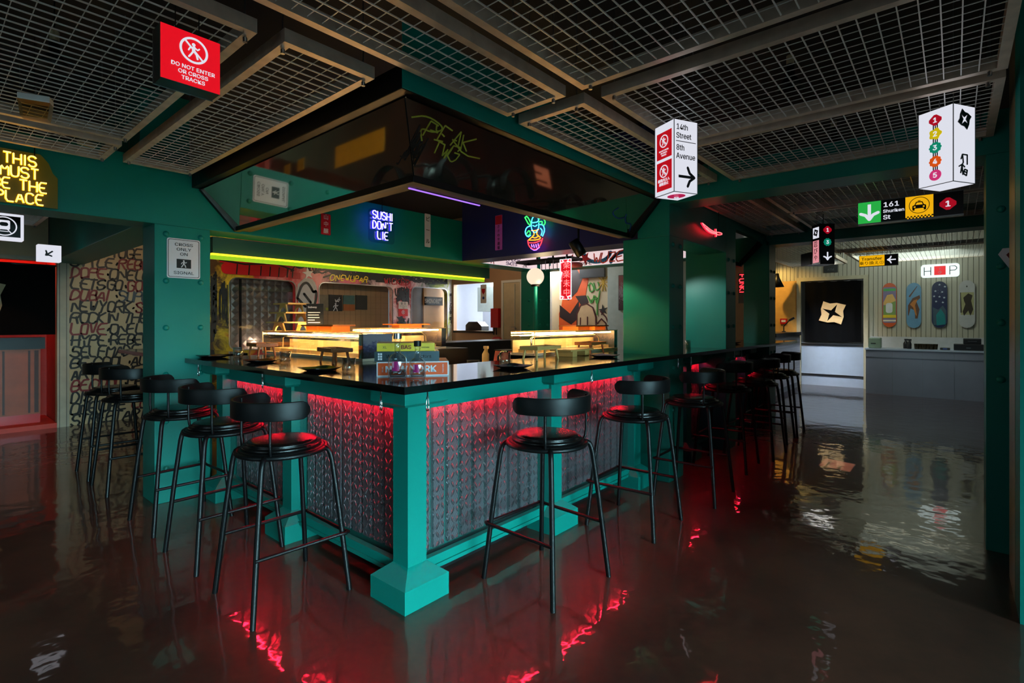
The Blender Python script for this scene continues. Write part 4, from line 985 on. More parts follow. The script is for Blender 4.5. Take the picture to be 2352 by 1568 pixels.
# side wall of the kitchen with serving opening
SW = mat('brown_lit_wall', (168, 134, 104), .55, noise=.05, ns=4)
struct(MB().prism([(3.3, 0), (5.1, 0), (5.1, 3.25), (3.3, 3.25)], 4.92, 5.0, 'x', holes=[[(3.972, 1.23), (4.95, 1.23), (4.95, 2.06), (3.972, 2.06)]]).build('wall_side', SW))
struct(MB().box(5.0, 3.9, 0, 7.4, 3.95, 3.25).build('wall_kitchen_near', WHITE))
KW = mat('white_glazed_tile', (205, 210, 222), .25, noise=.03)
struct(MB().box(7.3, 3.95, 0, 7.4, 6.6, 3.25).build('wall_kitchen', KW)); struct(MB().box(5.0, 6.5, 0, 7.4, 6.6, 3.25).build('wall_kitchen_back', KW))
tag(MB().box(4.9, 3.972, 1.19, 5.35, 4.95, 1.228).build('pass_shelf', BLACKM), 'black shelf of the white-lit serving opening', 'shelf')
t = thing('microwave_oven', 'dark rounded appliance on the shelf of the serving opening', 'appliance', (5.12, 4.55, 1.229))
MB().prism([(-.2, 0), (.2, 0), (.2, .1), (.12, .16), (-.1, .16), (-.2, .08)], -.1, .1, 'x').build('body', DARK, t, bevel=.01); MB().box(-.106, -.1, .02, -.1, .12, .06).build('door', INK, t)
t = thing('food_container', 'dark tub at the right of the serving opening shelf', 'container', (5.12, 4.1, 1.229))
MB().cyl((0, 0, 0), .05, .13).build('tub', DARK, t); MB().cyl((0, 0, .13), .054, .012).build('lid', DARK, t)
t = thing('cooker_hood', 'pale steel extractor duct seen through the serving opening', 'hood', (6.5, 5.1, 1.6))
MB().box(-.3, -.5, 0, .3, .5, .5).build('canopy', mat('pale_steel', (150, 160, 156), .4, metal=.3), t); MB().box(-.25, .1, .5, .25, .4, 1.65).build('duct', MATS['pale_steel'], t)
MB().tube([(-.28, -.3, 0), (-.28, -.3, -.7)], .02).build('pipe', MATS['pale_steel'], t)
t = thing('poster', 'white paper with a red badge hung in the serving opening', 'poster', (4.96, 4.24, 1.87), -math.pi/2)
MB().box(-.07, 0, -.16, .07, .002, .16).build('sheet', WHITE, t); MB().prism([(-.04, .09), (.04, .09), (.035, .03), (0, -.01), (-.035, .03)], -.002, 0).build('red_badge', REDP, t); MB().prism(circ(0, -.07, .025), -.002, 0).build('blue_badge', mat('blue_paint', (24, 70, 150)), t)
t = thing('fire_hose_cabinet', 'red fire hose cabinet on the brown wall beside the serving opening', 'cabinet', (4.915, 3.88, 1.45), -math.pi/2)
MB().box(-.085, -.07, -.16, .085, 0, .16).build('cabinet', REDP, t, bevel=.004); MB().tube([(-.02, -.05, -.16), (-.03, -.05, -.28)], .012).tube([(.02, -.05, -.16), (.03, -.05, -.28)], .012).build('hose', BLACKM, t)
t = thing('fire_hose_reel', 'red round hose reel low on the brown wall', 'hose reel', (4.90, 3.82, 1.03), -math.pi/2)
MB().prism(circ(0, 0, .11, 28), -.09, -.02, holes=[circ(0, 0, .03, 16)]).build('drum', REDP, t, bevel=.006); MB().tube([(.05*math.cos(a), -.1, .05*math.sin(a)+.0) for a in [i*.5 for i in range(12)]], .012).build('hose', BLACKM, t)
dr = struct(MB().box(4.9, 3.33, 0, 4.918, 3.735, 2.05).build('door_3', mat('cream_door', (196, 180, 150), .5)))
b = MB(); b.box(4.88, 3.31, 0, 4.9, 3.35, 2.07).box(4.88, 3.715, 0, 4.9, 3.755, 2.07).box(4.88, 3.35, 2.03, 4.9, 3.715, 2.07).box(4.888, 3.47, .05, 4.9, 3.475, 2.0); b.build('door_frame', WHITE, dr)
MB().cyl((0, 0, 0), .018, .02).tube([(0, 0, .03), (0, .09, .03)], .007).build('door_handle', STEEL, dr).location = (4.87, 3.44, 1.27)
# mural
MUR = spray_mat('mural_wall', [(0, (205, 190, 160)), (.4, (200, 180, 150)), (.7, (196, 150, 90)), (1, (206, 190, 160))], 1, 2.3, 4.0, .1, 1.2)
struct(MB().box(6.5, 1.6, 0, 6.6, 3.9, 3.25).build('wall_mural', MUR))
struct(MB().box(6.42, 1.2, 0, 6.5, 2.64, 3.25).build('trim_2', mat('pale_blue_wall', (176, 190, 186), .6)))
def mural(name, polys, c, label, yoff, strokes=(), w=.03):
    t = MB()
    for P in polys: t.prism([(3.9-x, z) for x, z in P], -.002-yoff, 0)
    for pl in strokes: t.stroke([(3.9-x, z) for x, z in pl], w, -.002-yoff, 0)
    # local x -> world -y
    o = t.build(name, mat('mural_%s' % name, c, .5)); o.name = 'wall_mural_shape'; o.location = (6.497, 3.9, 0); o.rotation_euler = (0, 0, -math.pi/2)
    # undo mirrored x: local x = 3.9 - (3.9 - world y)
    return tag(o, label, 'mural')
def Q(px, py): p = at(px, py, X=6.5); return (p.y, p.z)
mural('orange', [[Q(*p) for p in ((1290, 700), (1300, 640), (1330, 610), (1352, 640), (1345, 680), (1322, 720), (1332, 772), (1285, 790), (1284, 720))]], (196, 74, 14), 'orange painted figure on the mural wall behind the red neon', .0)
mural('dark', [[Q(*p) for p in ((1290, 640), (1300, 616), (1322, 612), (1338, 640), (1326, 670), (1306, 690), (1290, 680))], [Q(*p) for p in ((1286, 700), (1310, 720), (1330, 690), (1330, 730), (1312, 745), (1286, 728))], [Q(*p) for p in ((1322, 680), (1346, 678), (1352, 694), (1336, 702))]], (34, 12, 6), 'dark painted shading of the orange mural figure', .003)
mural('sand', [[Q(*p) for p in ((1326, 780), (1326, 720), (1334, 702), (1348, 697), (1362, 706), (1369, 728), (1370, 780))], [Q(*p) for p in ((1370, 780), (1371, 745), (1382, 732), (1392, 742), (1397, 780))]], (190, 156, 116), 'sandy rounded shapes painted at the bottom of the mural', .005)
mural('maroon', [], (70, 14, 10), 'maroon outlines of the rounded shapes on the mural', .009,
      [[Q(*p) for p in ((1326, 780), (1326, 720), (1334, 702), (1348, 697), (1362, 706), (1369, 728), (1370, 780))], [Q(*p) for p in ((1370, 745), (1382, 732), (1392, 742), (1397, 770))], [Q(*p) for p in ((1333, 760), (1334, 730))], [Q(*p) for p in ((1350, 760), (1350, 728))], [Q(*p) for p in ((1380, 715), (1392, 728), (1397, 740))]], .022)
mural('green', [], (56, 130, 40), 'green scrawled tag on the mural wall', .006, [soft([Q(*p) for p in s_], 1) for s_ in (((1352, 655), (1358, 648), (1366, 665), (1356, 672), (1352, 655)), ((1364, 650), (1368, 668), (1378, 662), (1374, 648)), ((1350, 680), (1360, 700), (1366, 672), (1372, 704), (1378, 668)), ((1356, 690), (1372, 684)), ((1372, 690), (1372, 722)))], .022)
P = []
for k in range(10): P.append((Q(1386, 712)[0]+(.1 if k % 2 == 0 else .035)*math.cos(math.radians(80+36*k)), Q(1386, 712)[1]+(.1 if k % 2 == 0 else .035)*math.sin(math.radians(80+36*k))))
mural('blackstar', [P], (16, 14, 14), 'black star on the mural beside the green tag', .006)
mural('yellow', [], (190, 150, 30), 'yellow star burst on the mural, upper right', .006, [[(Q(1386, 648)[0]-.11*math.cos(a), Q(1386, 648)[1]-.16*math.sin(a)), (Q(1386, 648)[0]+.11*math.cos(a), Q(1386, 648)[1]+.16*math.sin(a))] for a in (0, .6, 1.2, 1.8, 2.5)], .014)
p = at(1360, 622, X=6.45); t = thing('wall_screen', 'dark screen high on the mural wall', 'screen', (6.47, p.y, p.z), -math.pi/2)
MB().box(-.26, -.03, -.12, .26, .0, .2).build('housing', DARK, t); MB().box(-.25, -.032, -.11, .25, -.03, .19).build('display', INK, t)
p = at(1426, 672, X=6.4); t = thing('framed_picture', 'framed speckled picture on the pale wall just left of the middle column', 'picture', (6.418, 2.25, p.z), -math.pi/2)
MB().box(-.16, -.03, -.3, .16, 0, .3).build('frame', DARK, t); MB().box(-.15, -.034, -.29, .15, -.03, .29).build('print', spray_mat('speckled_print', [(.3, (60, 30, 40)), (.5, (150, 140, 150)), (.7, (110, 40, 40))], 2, -.3, .3, .8, 30), t)
# graffiti light panels over the second bay
LP = mat('white_light_panel', (226, 220, 226), .4, emit=(240, 214, 222), es=.75, noise=0)
def lpanel(label, loc, rz, L, cols):
    t = thing('graffiti_light_panel', label, 'light panel', loc, rz)
    MB().box(0, 0, 0, L, .02, .42).build('panel', LP, t)
    for i, (c, n, w_) in enumerate(cols):
        b = MB()
        for pl in tagstroke(n, L*.5, .075, L*.9, .12, 10): b.stroke([(min(max(x, .01), L-.01), z) for x, z in pl], w_, -.002-.001*i, 0, n=5)
        b.build('painted_tag', mat('panel_paint_%d%d%d' % c, c, .5), t)
    return t
random.seed(4)
def letters_on(t, name, rows_, w_, m):
    b = MB()
    for st, x_, z_, h_, lw_ in rows_:
        for pl in lines(st, x_, z_, h_, lw_, gap=.15, jit=.08, slant=.2): b.stroke(soft(pl, 1), w_, -.003, 0, n=5)
    b.build(name, m, t)
t = lpanel('white glowing panel with violet tags above the globe lamp', (3.21, 2.622, 2.14), 0, 1.18, [])
letters_on(t, 'painted_tag', [('WANDER', .45, .07, .06, .05), ('SWOTS', .5, .015, .04, .04)], .007, mat('violet_paint', (110, 90, 170))); letters_on(t, 'painted_tag', [('A', .2, .01, .08, .05), ('V', .05, .02, .06, .05)], .012, mat('orange_spray', (222, 66, 36)))
letters_on(t, 'painted_tag', [('ZMK', .85, .01, .04, .03)], .005, BK)
t = lpanel('white glowing panel with red, orange and blue graffiti over the second bay', (4.415, 2.58, 2.14), -math.pi/2, 2.2, [])
b = MB(); b.stroke(arc(.95, .17, .2, 190, 350, 16, .13), .05, -.002, 0).stroke(arc(1.35, .0, .2, 90, 170, 10, .14), .05, -.002, 0).build('painted_arc', mat('sky_spray', (56, 140, 210)), t)
letters_on(t, 'painted_tag', [('WUZE', .88, .025, .13, .1), ('R', .36, .04, .1, .05)], .016, MATS['orange_spray']); letters_on(t, 'painted_tag', [('MAPOPE', .62, .01, .04, .035)], .006, BK); letters_on(t, 'painted_tag', [('T.', .12, .04, .1, .1)], .03, mat('aqua_spray', (20, 150, 165)))
b = MB()
for cx_ in (.52, .76):
    P = []
    for k in range(10): P.append((cx_+(.1 if k % 2 == 0 else .04)*math.cos(math.radians(60+36*k)), .1+(.09 if k % 2 == 0 else .035)*math.sin(math.radians(60+36*k))))
    b.prism(P, -.006, 0)
b.build('red_star', RD, t)
# pot rack with tools
t = thing('utensil_rack', 'black hanging steel rack with hooks and tools under the graffiti panels', 'rack', (3.72, 2.0, 2.17))
b = MB(); b.bar((0, .45, 0), (0, -.42, .0), .012, .035).bar((.25, .45, 0), (.25, -.42, 0), .012, .035)
for y in (.44, .1, -.15, -.41): b.bar((0, y, 0), (.25, y, 0), .012, .035)
for y in (.1, -.15, -.36): b.tube([(0, y, 0), (0, y, 1.08)], .012)
b.build('rack_frame', BLACKM, t)
for i in range(8):
    y = .02-.06*i; MB().tube([(0, y, .0), (-.01, y, -.05), (-.005, y, -.14)], .005, 6).build('utensil', STEEL if i % 2 else BLACKM, t)
MB().lathe([(.0001, 0), (.1, 0), (.11, .03), (.1, .05), (.0001, .05)], 20, (.16, -.36, -.1)).build('pink_cap_lamp', mat('pink_shade', (220, 120, 120), .4), t)
# globe lamp
t = thing('globe_lamp', 'glowing round globe lamp on a green post inside the bar', 'lamp', (3.72, 2.13, 0))
MB().sphere((0, 0, 1.965), .112, 28, 18).build('globe', glow('globe_white', (255, 226, 196), 1.08), t)
MB().lathe([(.0001, 1.84), (.055, 1.84), (.06, 1.855), (.05, 1.87), (.0001, 1.87)], 20).build('collar', BLACKM, t)
MB().cyl((0, 0, 0), .027, 1.84, 16).build('post', GREEN, t); MB().cyl((0, 0, 0), .07, .03, 20).build('foot', GREEN, t)
point('globe_light', (3.72, 2.0, 1.8), 7, (1, .74, .42), .1)

fixture_spots = ((-1.4, 4.2), (-1.5, 2.2))  # added lamps without fixtures, brighten the floor mirrored in the hood
for x_, y_ in fixture_spots: spot('left_floor_spot', (x_, y_, 2.75), (x_, y_+.1, 0), 30, (1, .8, .5), 62)
# ------------------------------------------------------------------ display cases
WARM = glow('case_led', (255, 200, 120), 85)
def case(label, loc, rz, L, D=.26, H=.2, end=True):
    t = thing('display_case', label, 'display case', loc, rz)
    MB().box(0, 0, 0, L, D, .02).build('base_tray', mat('pale_base', (210, 196, 170), .35), t)
    g = MB(); g.box(0, 0, .02, L, .004, H).box(0, D-.004, .02, L, D, H).box(0, .004, H-.004, L, D-.004, H).box(0, .004, .02, .004, D-.004, H-.004)
    g.box(L*.33, .006, .02, L*.33+.004, D-.006, H-.004).box(L*.66, .006, .02, L*.66+.004, D-.006, H-.004); g.build('glass_box', GLC, t)
    e = MB()
    for y in (0, D): e.box(0, y-.002, H-.003, L, y+.003, H+.003)
    e.box(-.002, 0, H-.003, .003, D, H+.003).box(-.002, -.002, .0, .003, .003, H); e.build('edge_trim', mat('warm_edge', (226, 190, 140), .3, metal=.5), t)
    MB().tube([(.02, .04, H-.02), (L-.08, .04, H-.02)], .006, 8).build('led_tube', WARM, t)
    MB().tube([(.06, D-.05, H-.035), (L-.14, D-.05, H-.035)], .004, 8).build('led_tube', WARM, t)
    pt = [(.12, D*.5, .03), (.12, D*.5, H-.06), (.16, D*.5, H-.045), (L-.22, D*.5, H-.045), (L-.16, D*.5, H-.075), (L-.15, D*.5, .03)]
    MB().tube(pt, .009, 8).build('cooling_pipe', CHROME, t)
    MB().box(.04, .05, .02, L-.1, D-.05, .05).build('food_tray', mat('warm_tray', (220, 196, 150), .35), t)
    MB().box(.01, D-.012, .02, L-.07, D-.008, H*.62).build('back_sheet', mat('cream_sheet', (236, 214, 170), .4), t)  # added pale sheet catches the tube light so the case glows
    if end: MB().box(L-.06, .006, .02, L, D-.006, H-.005).build('motor_end', spray_mat('sticker_end', [(.2, (30, 26, 30)), (.5, (60, 56, 90)), (.7, (120, 110, 120))], 2, 0, .2, .6, 20), t)
    return t
case('long lit glass display case on the left wing of the bar', (.585, 2.84, 1.101), -math.pi/2, 1.6)
case('lit glass display case on the right wing of the bar', (1.88, .70, 1.101), 0, 1.4)
case('lit glass display case on the back counter behind the bottles', (1.3, 2.2, 1.101), 0, .95, .3, .22)
area('case_glow_left', (.72, 2.0, 1.36), (.72, 2.0, 3), .2, 1.4, 5, (1, .68, .34))
tag(MB().box(1.1, 2.12, 0, 2.5, 2.6, 1.1).build('back_counter', DARK), 'dark back counter carrying the third lit display case', 'counter')
# work bench with sink between the wings
t = thing('work_bench', 'low dark work bench inside the bar with a tap', 'counter', (0, 0, 0))
MB().box(1.95, 1.35, 0, 3.4, 1.95, .92).build('cabinet', DARK, t); MB().box(1.93, 1.33, .92, 3.42, 1.97, .95).build('worktop', mat('brown_reflective_top', (60, 44, 34), .15), t)
MB().tube([(2.2, 1.4, .95), (2.2, 1.4, 1.05), (2.2, 1.35, 1.1), (2.2, 1.28, 1.1)], .01).build('tap', CHROME, t)
tag(MB().box(2.6, 2.75, 0, 4.2, 3.2, 1.13).build('back_counter', DARK), 'dark back counter under the serving opening', 'counter')
def bottle_spray(label, loc, m, h=.2):
    t = thing('spray_bottle', label, 'spray bottle', loc)
    MB().lathe([(.0001, 0), (.035, 0), (.037, .01), (.037, .1), (.015, .14), (.013, .155), (.0001, .155)], 16).build('body', m, t)
    MB().box(-.015, -.035, .155, .015, .02, .185).box(-.006, -.03, .12, .006, -.02, .155).build('spray_head', m, t, bevel=.003); return t
bottle_spray('cream spray bottle standing on the inner work bench', (2.36, 1.72, .951), mat('cream_bottle', (230, 205, 170), .4))
t = thing('food_box', 'pink translucent box on the inner work bench', 'box', (2.75, 1.75, .951))
MB().prism([(-.13, 0), (.13, 0), (.1, .12), (-.1, .12)], -.1, .1).build('body', mat('pink_plastic', (220, 100, 110), .3), t); MB().box(-.11, -.11, .12, .11, .11, .13).build('lid', DARK, t)
t = thing('bowl_stack', 'stack of dark bowls beside the spray bottle', 'bowl', (2.08, 1.62, .951))
for i in range(3): MB().lathe([(.03, 0), (.05, .012), (.065, .03), (.06, .03), (.045, .016), (.0001, .01)], 20, (0, 0, .014*i)).build('bowl', DARK, t)
# ------------------------------------------------------------------ things on the counter
def stand(label, x, y, rz, m=WOODD, w=.3, d=.17, h=.105):
    t = thing('wooden_serving_stand', label, 'serving stand', (x, y, 1.1005), rz, 'wooden serving stands on the bar')
    MB().box(-w/2, -d/2, h-.028, w/2, d/2, h-.012).box(-w/2, -d/2, h-.012, w/2, -d/2+.014, h).box(-w/2, d/2-.014, h-.012, w/2, d/2, h).box(-w/2, -d/2+.014, h-.012, -w/2+.014, d/2-.014, h).box(w/2-.014, -d/2+.014, h-.012, w/2, d/2-.014, h).build('board', m, t, bevel=.002)
    for sx in (-1, 1):
        for sy in (-1, 1): MB().tube([(sx*(w/2-.03), sy*(d/2-.03), h-.028), (sx*(w/2-.018), sy*(d/2-.018), 0)], [.01, .008], 10).build('leg', m, t)
    return t
stand('wooden serving stand at the left end of the left display case', .44, 2.52, math.radians(82))
stand('wooden serving stand by the inner edge of the left wing, near the books', .42, 1.33, math.radians(80), w=.28, d=.15)
stand('wooden serving stand by the inner edge at the start of the right wing', 1.60, .42, math.radians(4), WOODL, w=.33, d=.16)
stand('wooden serving stand at the far end of the right display case, before the column', 2.98 -.45, .56, math.radians(5), WOODD, w=.3)
t = thing('sushi_board', 'low pale wooden sushi board with two feet on the right wing', 'board', (2.1, .47, 1.1005), math.radians(3))
MB().box(-.19, -.1, .045, .19, .1, .06).build('board', WOODL, t, bevel=.003); 
for sx in (-1, 1): MB().box(sx*.1-.035, -.085, 0, sx*.1+.035, .085, .045).build('foot', WOODL, t, bevel=.003)
plt0 = None
def dplate(label, x, y, s=.2, rz=0):
    global plt0
    if plt0 is None:
        a = .085; v = []; n = 8
        b = MB()
        for (r, z) in ((.055, 0), (.07, .002), (.1, .012), (.105, .016), (.1, .016), (.07, .006), (.0005, .005)):
            v.append([(math.copysign(abs(math.cos(k*math.pi/16))**.45, math.cos(k*math.pi/16))*r, math.copysign(abs(math.sin(k*math.pi/16))**.45, math.sin(k*math.pi/16))*r, z + (.006*abs(math.sin(k*math.pi/8))*(r > .09))) for k in range(32)])
        vs = [q for l in v for q in l]; f = []
        for i in range(len(v)-1):
            for k in range(32): f.append((i*32+k, i*32+(k+1) % 32, (i+1)*32+(k+1) % 32, (i+1)*32+k))
        b.add(vs, f, True); plt0 = b.build('plate', mat('black_glazed_ceramic', (16, 15, 17), .25, noise=.15, ns=30)); o = plt0
    else:
        o = plt0.copy(); COL.objects.link(o)
    o.location = (x, y, 1.1008); o.rotation_euler = (0, 0, rz)
    return tag(o, label, 'plate', 'square black plates along the bar')
for lab, px, py in (('square black plate at the left end of the left wing', 490, 821), ('square black plate in the middle of the left wing', 600, 832), ('square black plate near the books on the left wing', 735, 851),
                    ('square black plate nearest the corner on the right wing', 1178, 845), ('square black plate beside the low sushi board', 1388, 820), ('square black plate in front of the sword column', 1508, 806),
                    ('square black plate between the two riveted columns, nearer one', 1610, 795), ('square black plate just before the second riveted column', 1680, 789)):
    p = at(px, py, Z=1.1); dplate(lab, p.x, p.y, rz=random.uniform(-.1, .1))
gl0 = None
def tumbler(label, x, y):
    global gl0
    if gl0 is None:
        gl0 = MB().lathe([(.0001, .001), (.032, .001), (.036, .01), (.038, .082), (.0365, .082), (.034, .012), (.0001, .01)], 24).build('drinking_glass', GLB); o = gl0
    else: o = gl0.copy(); COL.objects.link(o)
    o.location = (x, y, 1.1002); return tag(o, label, 'glass', 'empty glass tumblers along the bar')
for lab, px, py in (('empty tumbler at the left end of the left wing', 547, 821), ('empty tumbler in the middle of the left wing', 655, 834), ('empty tumbler near the books on the left wing', 801, 855),
                    ('empty tumbler nearest the corner on the right wing', 1160, 838), ('empty tumbler left of the plate before the sword column', 1478, 807), ('empty tumbler right behind the sword column', 1582, 797),
                    ('left one of two tumblers before the second riveted column', 1634, 791), ('right one of two tumblers before the second riveted column', 1643, 790), ('left one of the tumblers at the end of the bar', 1731, 781), ('right one of the tumblers at the end of the bar', 1740, 780)):
    p = at(px, py, Z=1.1); tumbler(lab, p.x, p.y)
# books and bottles at the corner
# the stack faces the corner
bl_, br_ = cam_pt(865, 868, 2.68), cam_pt(1033, 864, 2.75)
bk = Vector((bl_.x, bl_.y, 0)); ang = math.atan2(br_.y-bl_.y, br_.x-bl_.x)
def book(label, z, w, d, h, m, dx, dy, spine, rz=0):
    t = thing('book', label, 'book', (bk.x+dx*math.cos(ang)-dy*math.sin(ang), bk.y+dx*math.sin(ang)+dy*math.cos(ang), 1.1005+z), ang+rz)
    MB().box(0, 0, 0, w, d, .004).box(0, 0, h-.004, w, d, h).box(0, 0, .004, w, .006, h-.004).build('cover', m, t)
    MB().box(.004, .008, .004, w-.004, d-.004, h-.004).build('pages', mat('paper', (214, 196, 180), .7), t)
    spine(t, w, h); return t
ORG = mat('orange_cover', (236, 84, 14), .4, noise=.03)
def sp1(t, w, h):
    e = MB(); e.box(0, -.001, 0, w, 0, .006).box(0, -.001, h-.006, w, 0, h).box(0, -.001, .006, .006, 0, h-.006).box(w-.006, -.001, .006, w, 0, h-.006); e.build('white_border', SIGNW, t)
    text(t, 'lettering', 'NEW YORK', w*.47, h*.5, h*.72, SIGNW, y=-.0015, bold=.03, sx=1.12)
    for x in (.03, w-.03): text(t, 'lettering', 'TASCHEN' if x > .1 else 'REUEL', x, h*.5, .012, SIGNW, y=-.0015, roll=-math.pi/2)
book('large orange and white NEW YORK book at the bottom of the corner stack', 0, .372, .27, .076, ORG, 0, 0, sp1)
def sp2(t, w, h):
    text(t, 'lettering', 'Wor', .085, h*.5, .034, INK, y=-.0015, bold=.01); text(t, 'lettering', 'ctors', w-.07, h*.5, .03, INK, y=-.0015, bold=.01)
    b = MB()
    for i in range(3):
        for j in range(2): b.box(.018+.012*j, -.001, .008+.013*i, .027+.012*j, 0, .018+.013*i)
    b.build('spine_squares', SIGNW, t)
book('silver-grey book in the middle of the corner stack', .077, .335, .25, .052, mat('silver_cover', (96, 112, 120), .25, metal=.8), -.012, .01, sp2)
def sp3(t, w, h):
    text(t, 'lettering', 'BAS', w*.5, h*.5, .034, mat('dark_red_ink', (130, 20, 14)), y=-.0015, bold=.03); text(t, 'lettering', 'TASCHEN', w-.05, h*.45, .011, INK, y=-.0015)
    text(t, 'lettering', 'XL', .04, h*.5, .022, INK, y=-.0015)
book('yellow book on top of the corner stack', .130, .3, .24, .042, mat('yellow_cover', (222, 190, 10), .4), .0, .02, sp3, .04)
def bottle(label, x, y, r, h, cap, capm):
    t = thing('glass_bottle', label, 'bottle', (x, y, 1.1005))
    b = h*.52; MB().lathe([(.0001, .004), (r*.9, .002), (r, .012), (r, b*.78), (r*.93, b*.93), (r*.6, b*1.08), (r*.32, b*1.14), (r*.3, h-.03), (r*.36, h-.026), (r*.36, h-.015), (.0001, h-.015)], 28).build('bottle', GLB, t)
    MB().lathe([(.0001, .012), (r*.82, .012), (r*.86, .03), (r*.84, .045), (.0001, .04)], 24).build('thick_glass_base', glass('grey_glass', (.7, .72, .74), 1.3), t)
    MB().prism([(r*.98*math.sin(a), -r*.98*math.cos(a)) for a in [-.4+.08*i for i in range(11)]]+[(r*.94*math.sin(a), -r*.94*math.cos(a)) for a in [.4-.08*i for i in range(11)]], b*.38, b*.8, 'z').build('pink_label', mat('magenta_label', (170, 24, 110), .4), t).rotation_euler = (0, 0, YAW-math.pi/2)
    MB().lathe([(.0001, h-.015), (r*.45, h-.015), (r*.45, h+cap), (.0001, h+cap)], 20, smooth=False).build('stopper', capm, t); return t
bottle('tall glass bottle with steel stopper and pink label in front of the books, left one', *cam_pt(913, 870, 2.585)[:2], .047, .215, .012, STEEL)
bottle('shorter glass bottle with black stopper and pink label in front of the books, right one', *cam_pt(959, 870, 2.585)[:2], .041, .178, .012, BLACKM)
# carabiners
ca0 = None
for lab, x, y in (('steel carabiner under the counter edge left of the corner post', -.1, .047), ('steel carabiner under the counter edge right of the corner post', .03, -.128), ('steel carabiner under the left wing edge, before the first inner post', -.1, 1.275), ('steel carabiner under the left wing edge nearest the sign column', -.1, 2.358),
                  ('steel carabiner over the second right panel', 1.441, -.128), ('steel carabiner at the foot of the sword column counter, left', 2.854, -.128), ('steel carabiner right of the sword column', 3.148, -.128), ('steel carabiner at the second riveted column', 4.369, -.128), ('steel carabiner right of the second riveted column', 4.628, -.128), ('steel carabiner near the last riveted column', 6.094, -.128)):
    if ca0 is None:
        ca0 = thing('carabiner_hook', lab, 'hook', (x, y, 1.066), 0, 'bag carabiners under the bar edge')
        pts = [(0, 0, -.085)] + [(.011*math.sin(a), 0, -.078-.011*math.cos(a)*1) for a in (.6, 1.2)] + [(.010, 0, -.06), (.006, 0, -.028), (0, 0, -.02), (-.006, 0, -.028), (-.010, 0, -.06)] + [(-.011*math.sin(a), 0, -.078-.011*math.cos(a)) for a in (1.2, .6)]
        MB().tube(pts, .0028, 8, closed=True).build('loop', CHROME, ca0); MB().tube([(0, 0, -.02), (0, 0, 0)], .004, 8).build('swivel', CHROME, ca0); o = ca0
    else: o = dup(ca0, (x, y, 1.066), 0, lab)
    o.rotation_euler = (0, 0, random.uniform(-.3, .3) + (math.pi/2 if x < 0 else 0))
# on the display cases
t = thing('wooden_boat_rack', 'pale three-tier wooden serving rack on the left display case', 'rack', (.71, 2.55, 1.3045), math.radians(-90))
for i, (hw, z_) in enumerate(((.2, .0), (.165, .085), (.13, .165))):
    for sy in (-1, 1):
        MB().prism([(-.12+.02*i, z_), (-.07, z_), (-.05, z_+.03), (-.02, z_+.045), (.02, z_+.045), (.05, z_+.03), (.07, z_), (.12-.02*i, z_), (.075-.01*i, z_+.07), (-.075+.01*i, z_+.07)], sy*hw*.55-.006, sy*hw*.55+.006, 'y').build('trestle', WOODL, t)
    MB().box(-.17+.015*i, -hw*.75, z_+.07, .17-.015*i, hw*.75, z_+.082).build('shelf_board', WOODL, t)
t = thing('serving_board', 'round-ended orange wooden board on blocks on the left display case', 'board', (.715, 1.94, 1.3045), math.radians(-90))
MB().box(-.25, -.1, .045, .25, .1, .057).build('board', WOODD, t); MB().box(-.2, -.08, 0, -.02, .08, .045).box(.02, -.08, 0, .2, .08, .045).build('block', mat('orange_wood', (196, 104, 30), .4), t)
t = thing('menu_board', 'small black menu board with white lines on the left display case', 'menu board', (.80, 2.30, 1.3045), math.radians(-50))
MB().box(-.075, -.004, .0, .075, .004, .24).build('board', INK, t)
text(t, 'lettering', 'Subway', -.06, .21, .026, SIGNW, y=-.006, align='LEFT'); b = MB()
for i, q in enumerate((.9, .8, .85, .5, .9, .7)): b.box(-.06, -.006, .16-.022*i, -.06+.12*q, -.004, .166-.022*i)
b.build('printed_lines', SIGNW, t)
t = thing('serving_board', 'orange tray board on the back display case', 'board', (1.85, 2.36, 1.3245), .05); MB().box(-.25, -.08, .03, .25, .08, .04).build('board', mat('orange_board', (226, 110, 20), .4), t); MB().box(-.15, -.06, 0, .15, .06, .03).build('block', WOODD, t)
t = thing('serving_board', 'wooden tray on blocks on the right display case', 'board', (2.85, .83, 1.3045), 0); MB().box(-.3, -.1, .035, .3, .1, .047).build('board', WOODD, t); MB().box(-.25, -.09, 0, -.05, .09, .035).box(.05, -.09, 0, .25, .09, .035).build('block', MATS['orange_wood'], t)
# spotlight fixture by the sword column
def fixture(label, loc, tgt, power, col, ang=70):
    t = thing('ceiling_spotlight', label, 'spotlight', loc)
    d = (Vector(tgt)-Vector(loc)).normalized(); q = d.to_track_quat('-Z', 'Y').to_matrix().to_4x4()
    b = MB(q); b.lathe([(.0001, .09), (.045, .09), (.05, .08), (.05, -.06), (.046, -.06), (.044, -.02), (.0001, -.02)], 20); b.build('lamp_head', BLACKM, t)
    MB(q).cyl((0, 0, -.05), .04, .005, 16).build('lens', glow('warm_lens', (255, 210, 120), 4), t)
    MB().tube([(0, 0, .05), (0, 0, .3)], .01).build('bracket', BLACKM, t)
    spot('spot_beam', Vector(loc)+d*.07, tgt, power, col, ang, .6)
fixture('black spotlight under the beam beside the sword column', (2.42, .62, 2.04), (2.74, .12, 1.1), 20, (1, .88, .45), 62)
spot('column_wash', (-.9, .3, 2.42), (-.12, 2.63, 1.7), 7, (.95, 1, .9), 34)  # added lamp without fixture, brightens the sign plate on the left column
spot('bar_wash_left', (1.1, 1.8, 2.1), (.2, 2.7, 1.25), 6, (1, .72, .32), 80)
spot('bar_wash_top', (1.4, 1.5, 2.35), (1.2, 1.2, 1.1), 7, (1, .7, .36), 110)
spot('kitchen_wall_wash', (2.9, 4.1, 2.2), (2.9, 5.0, 1.3), 16, (1, .74, .46), 140)
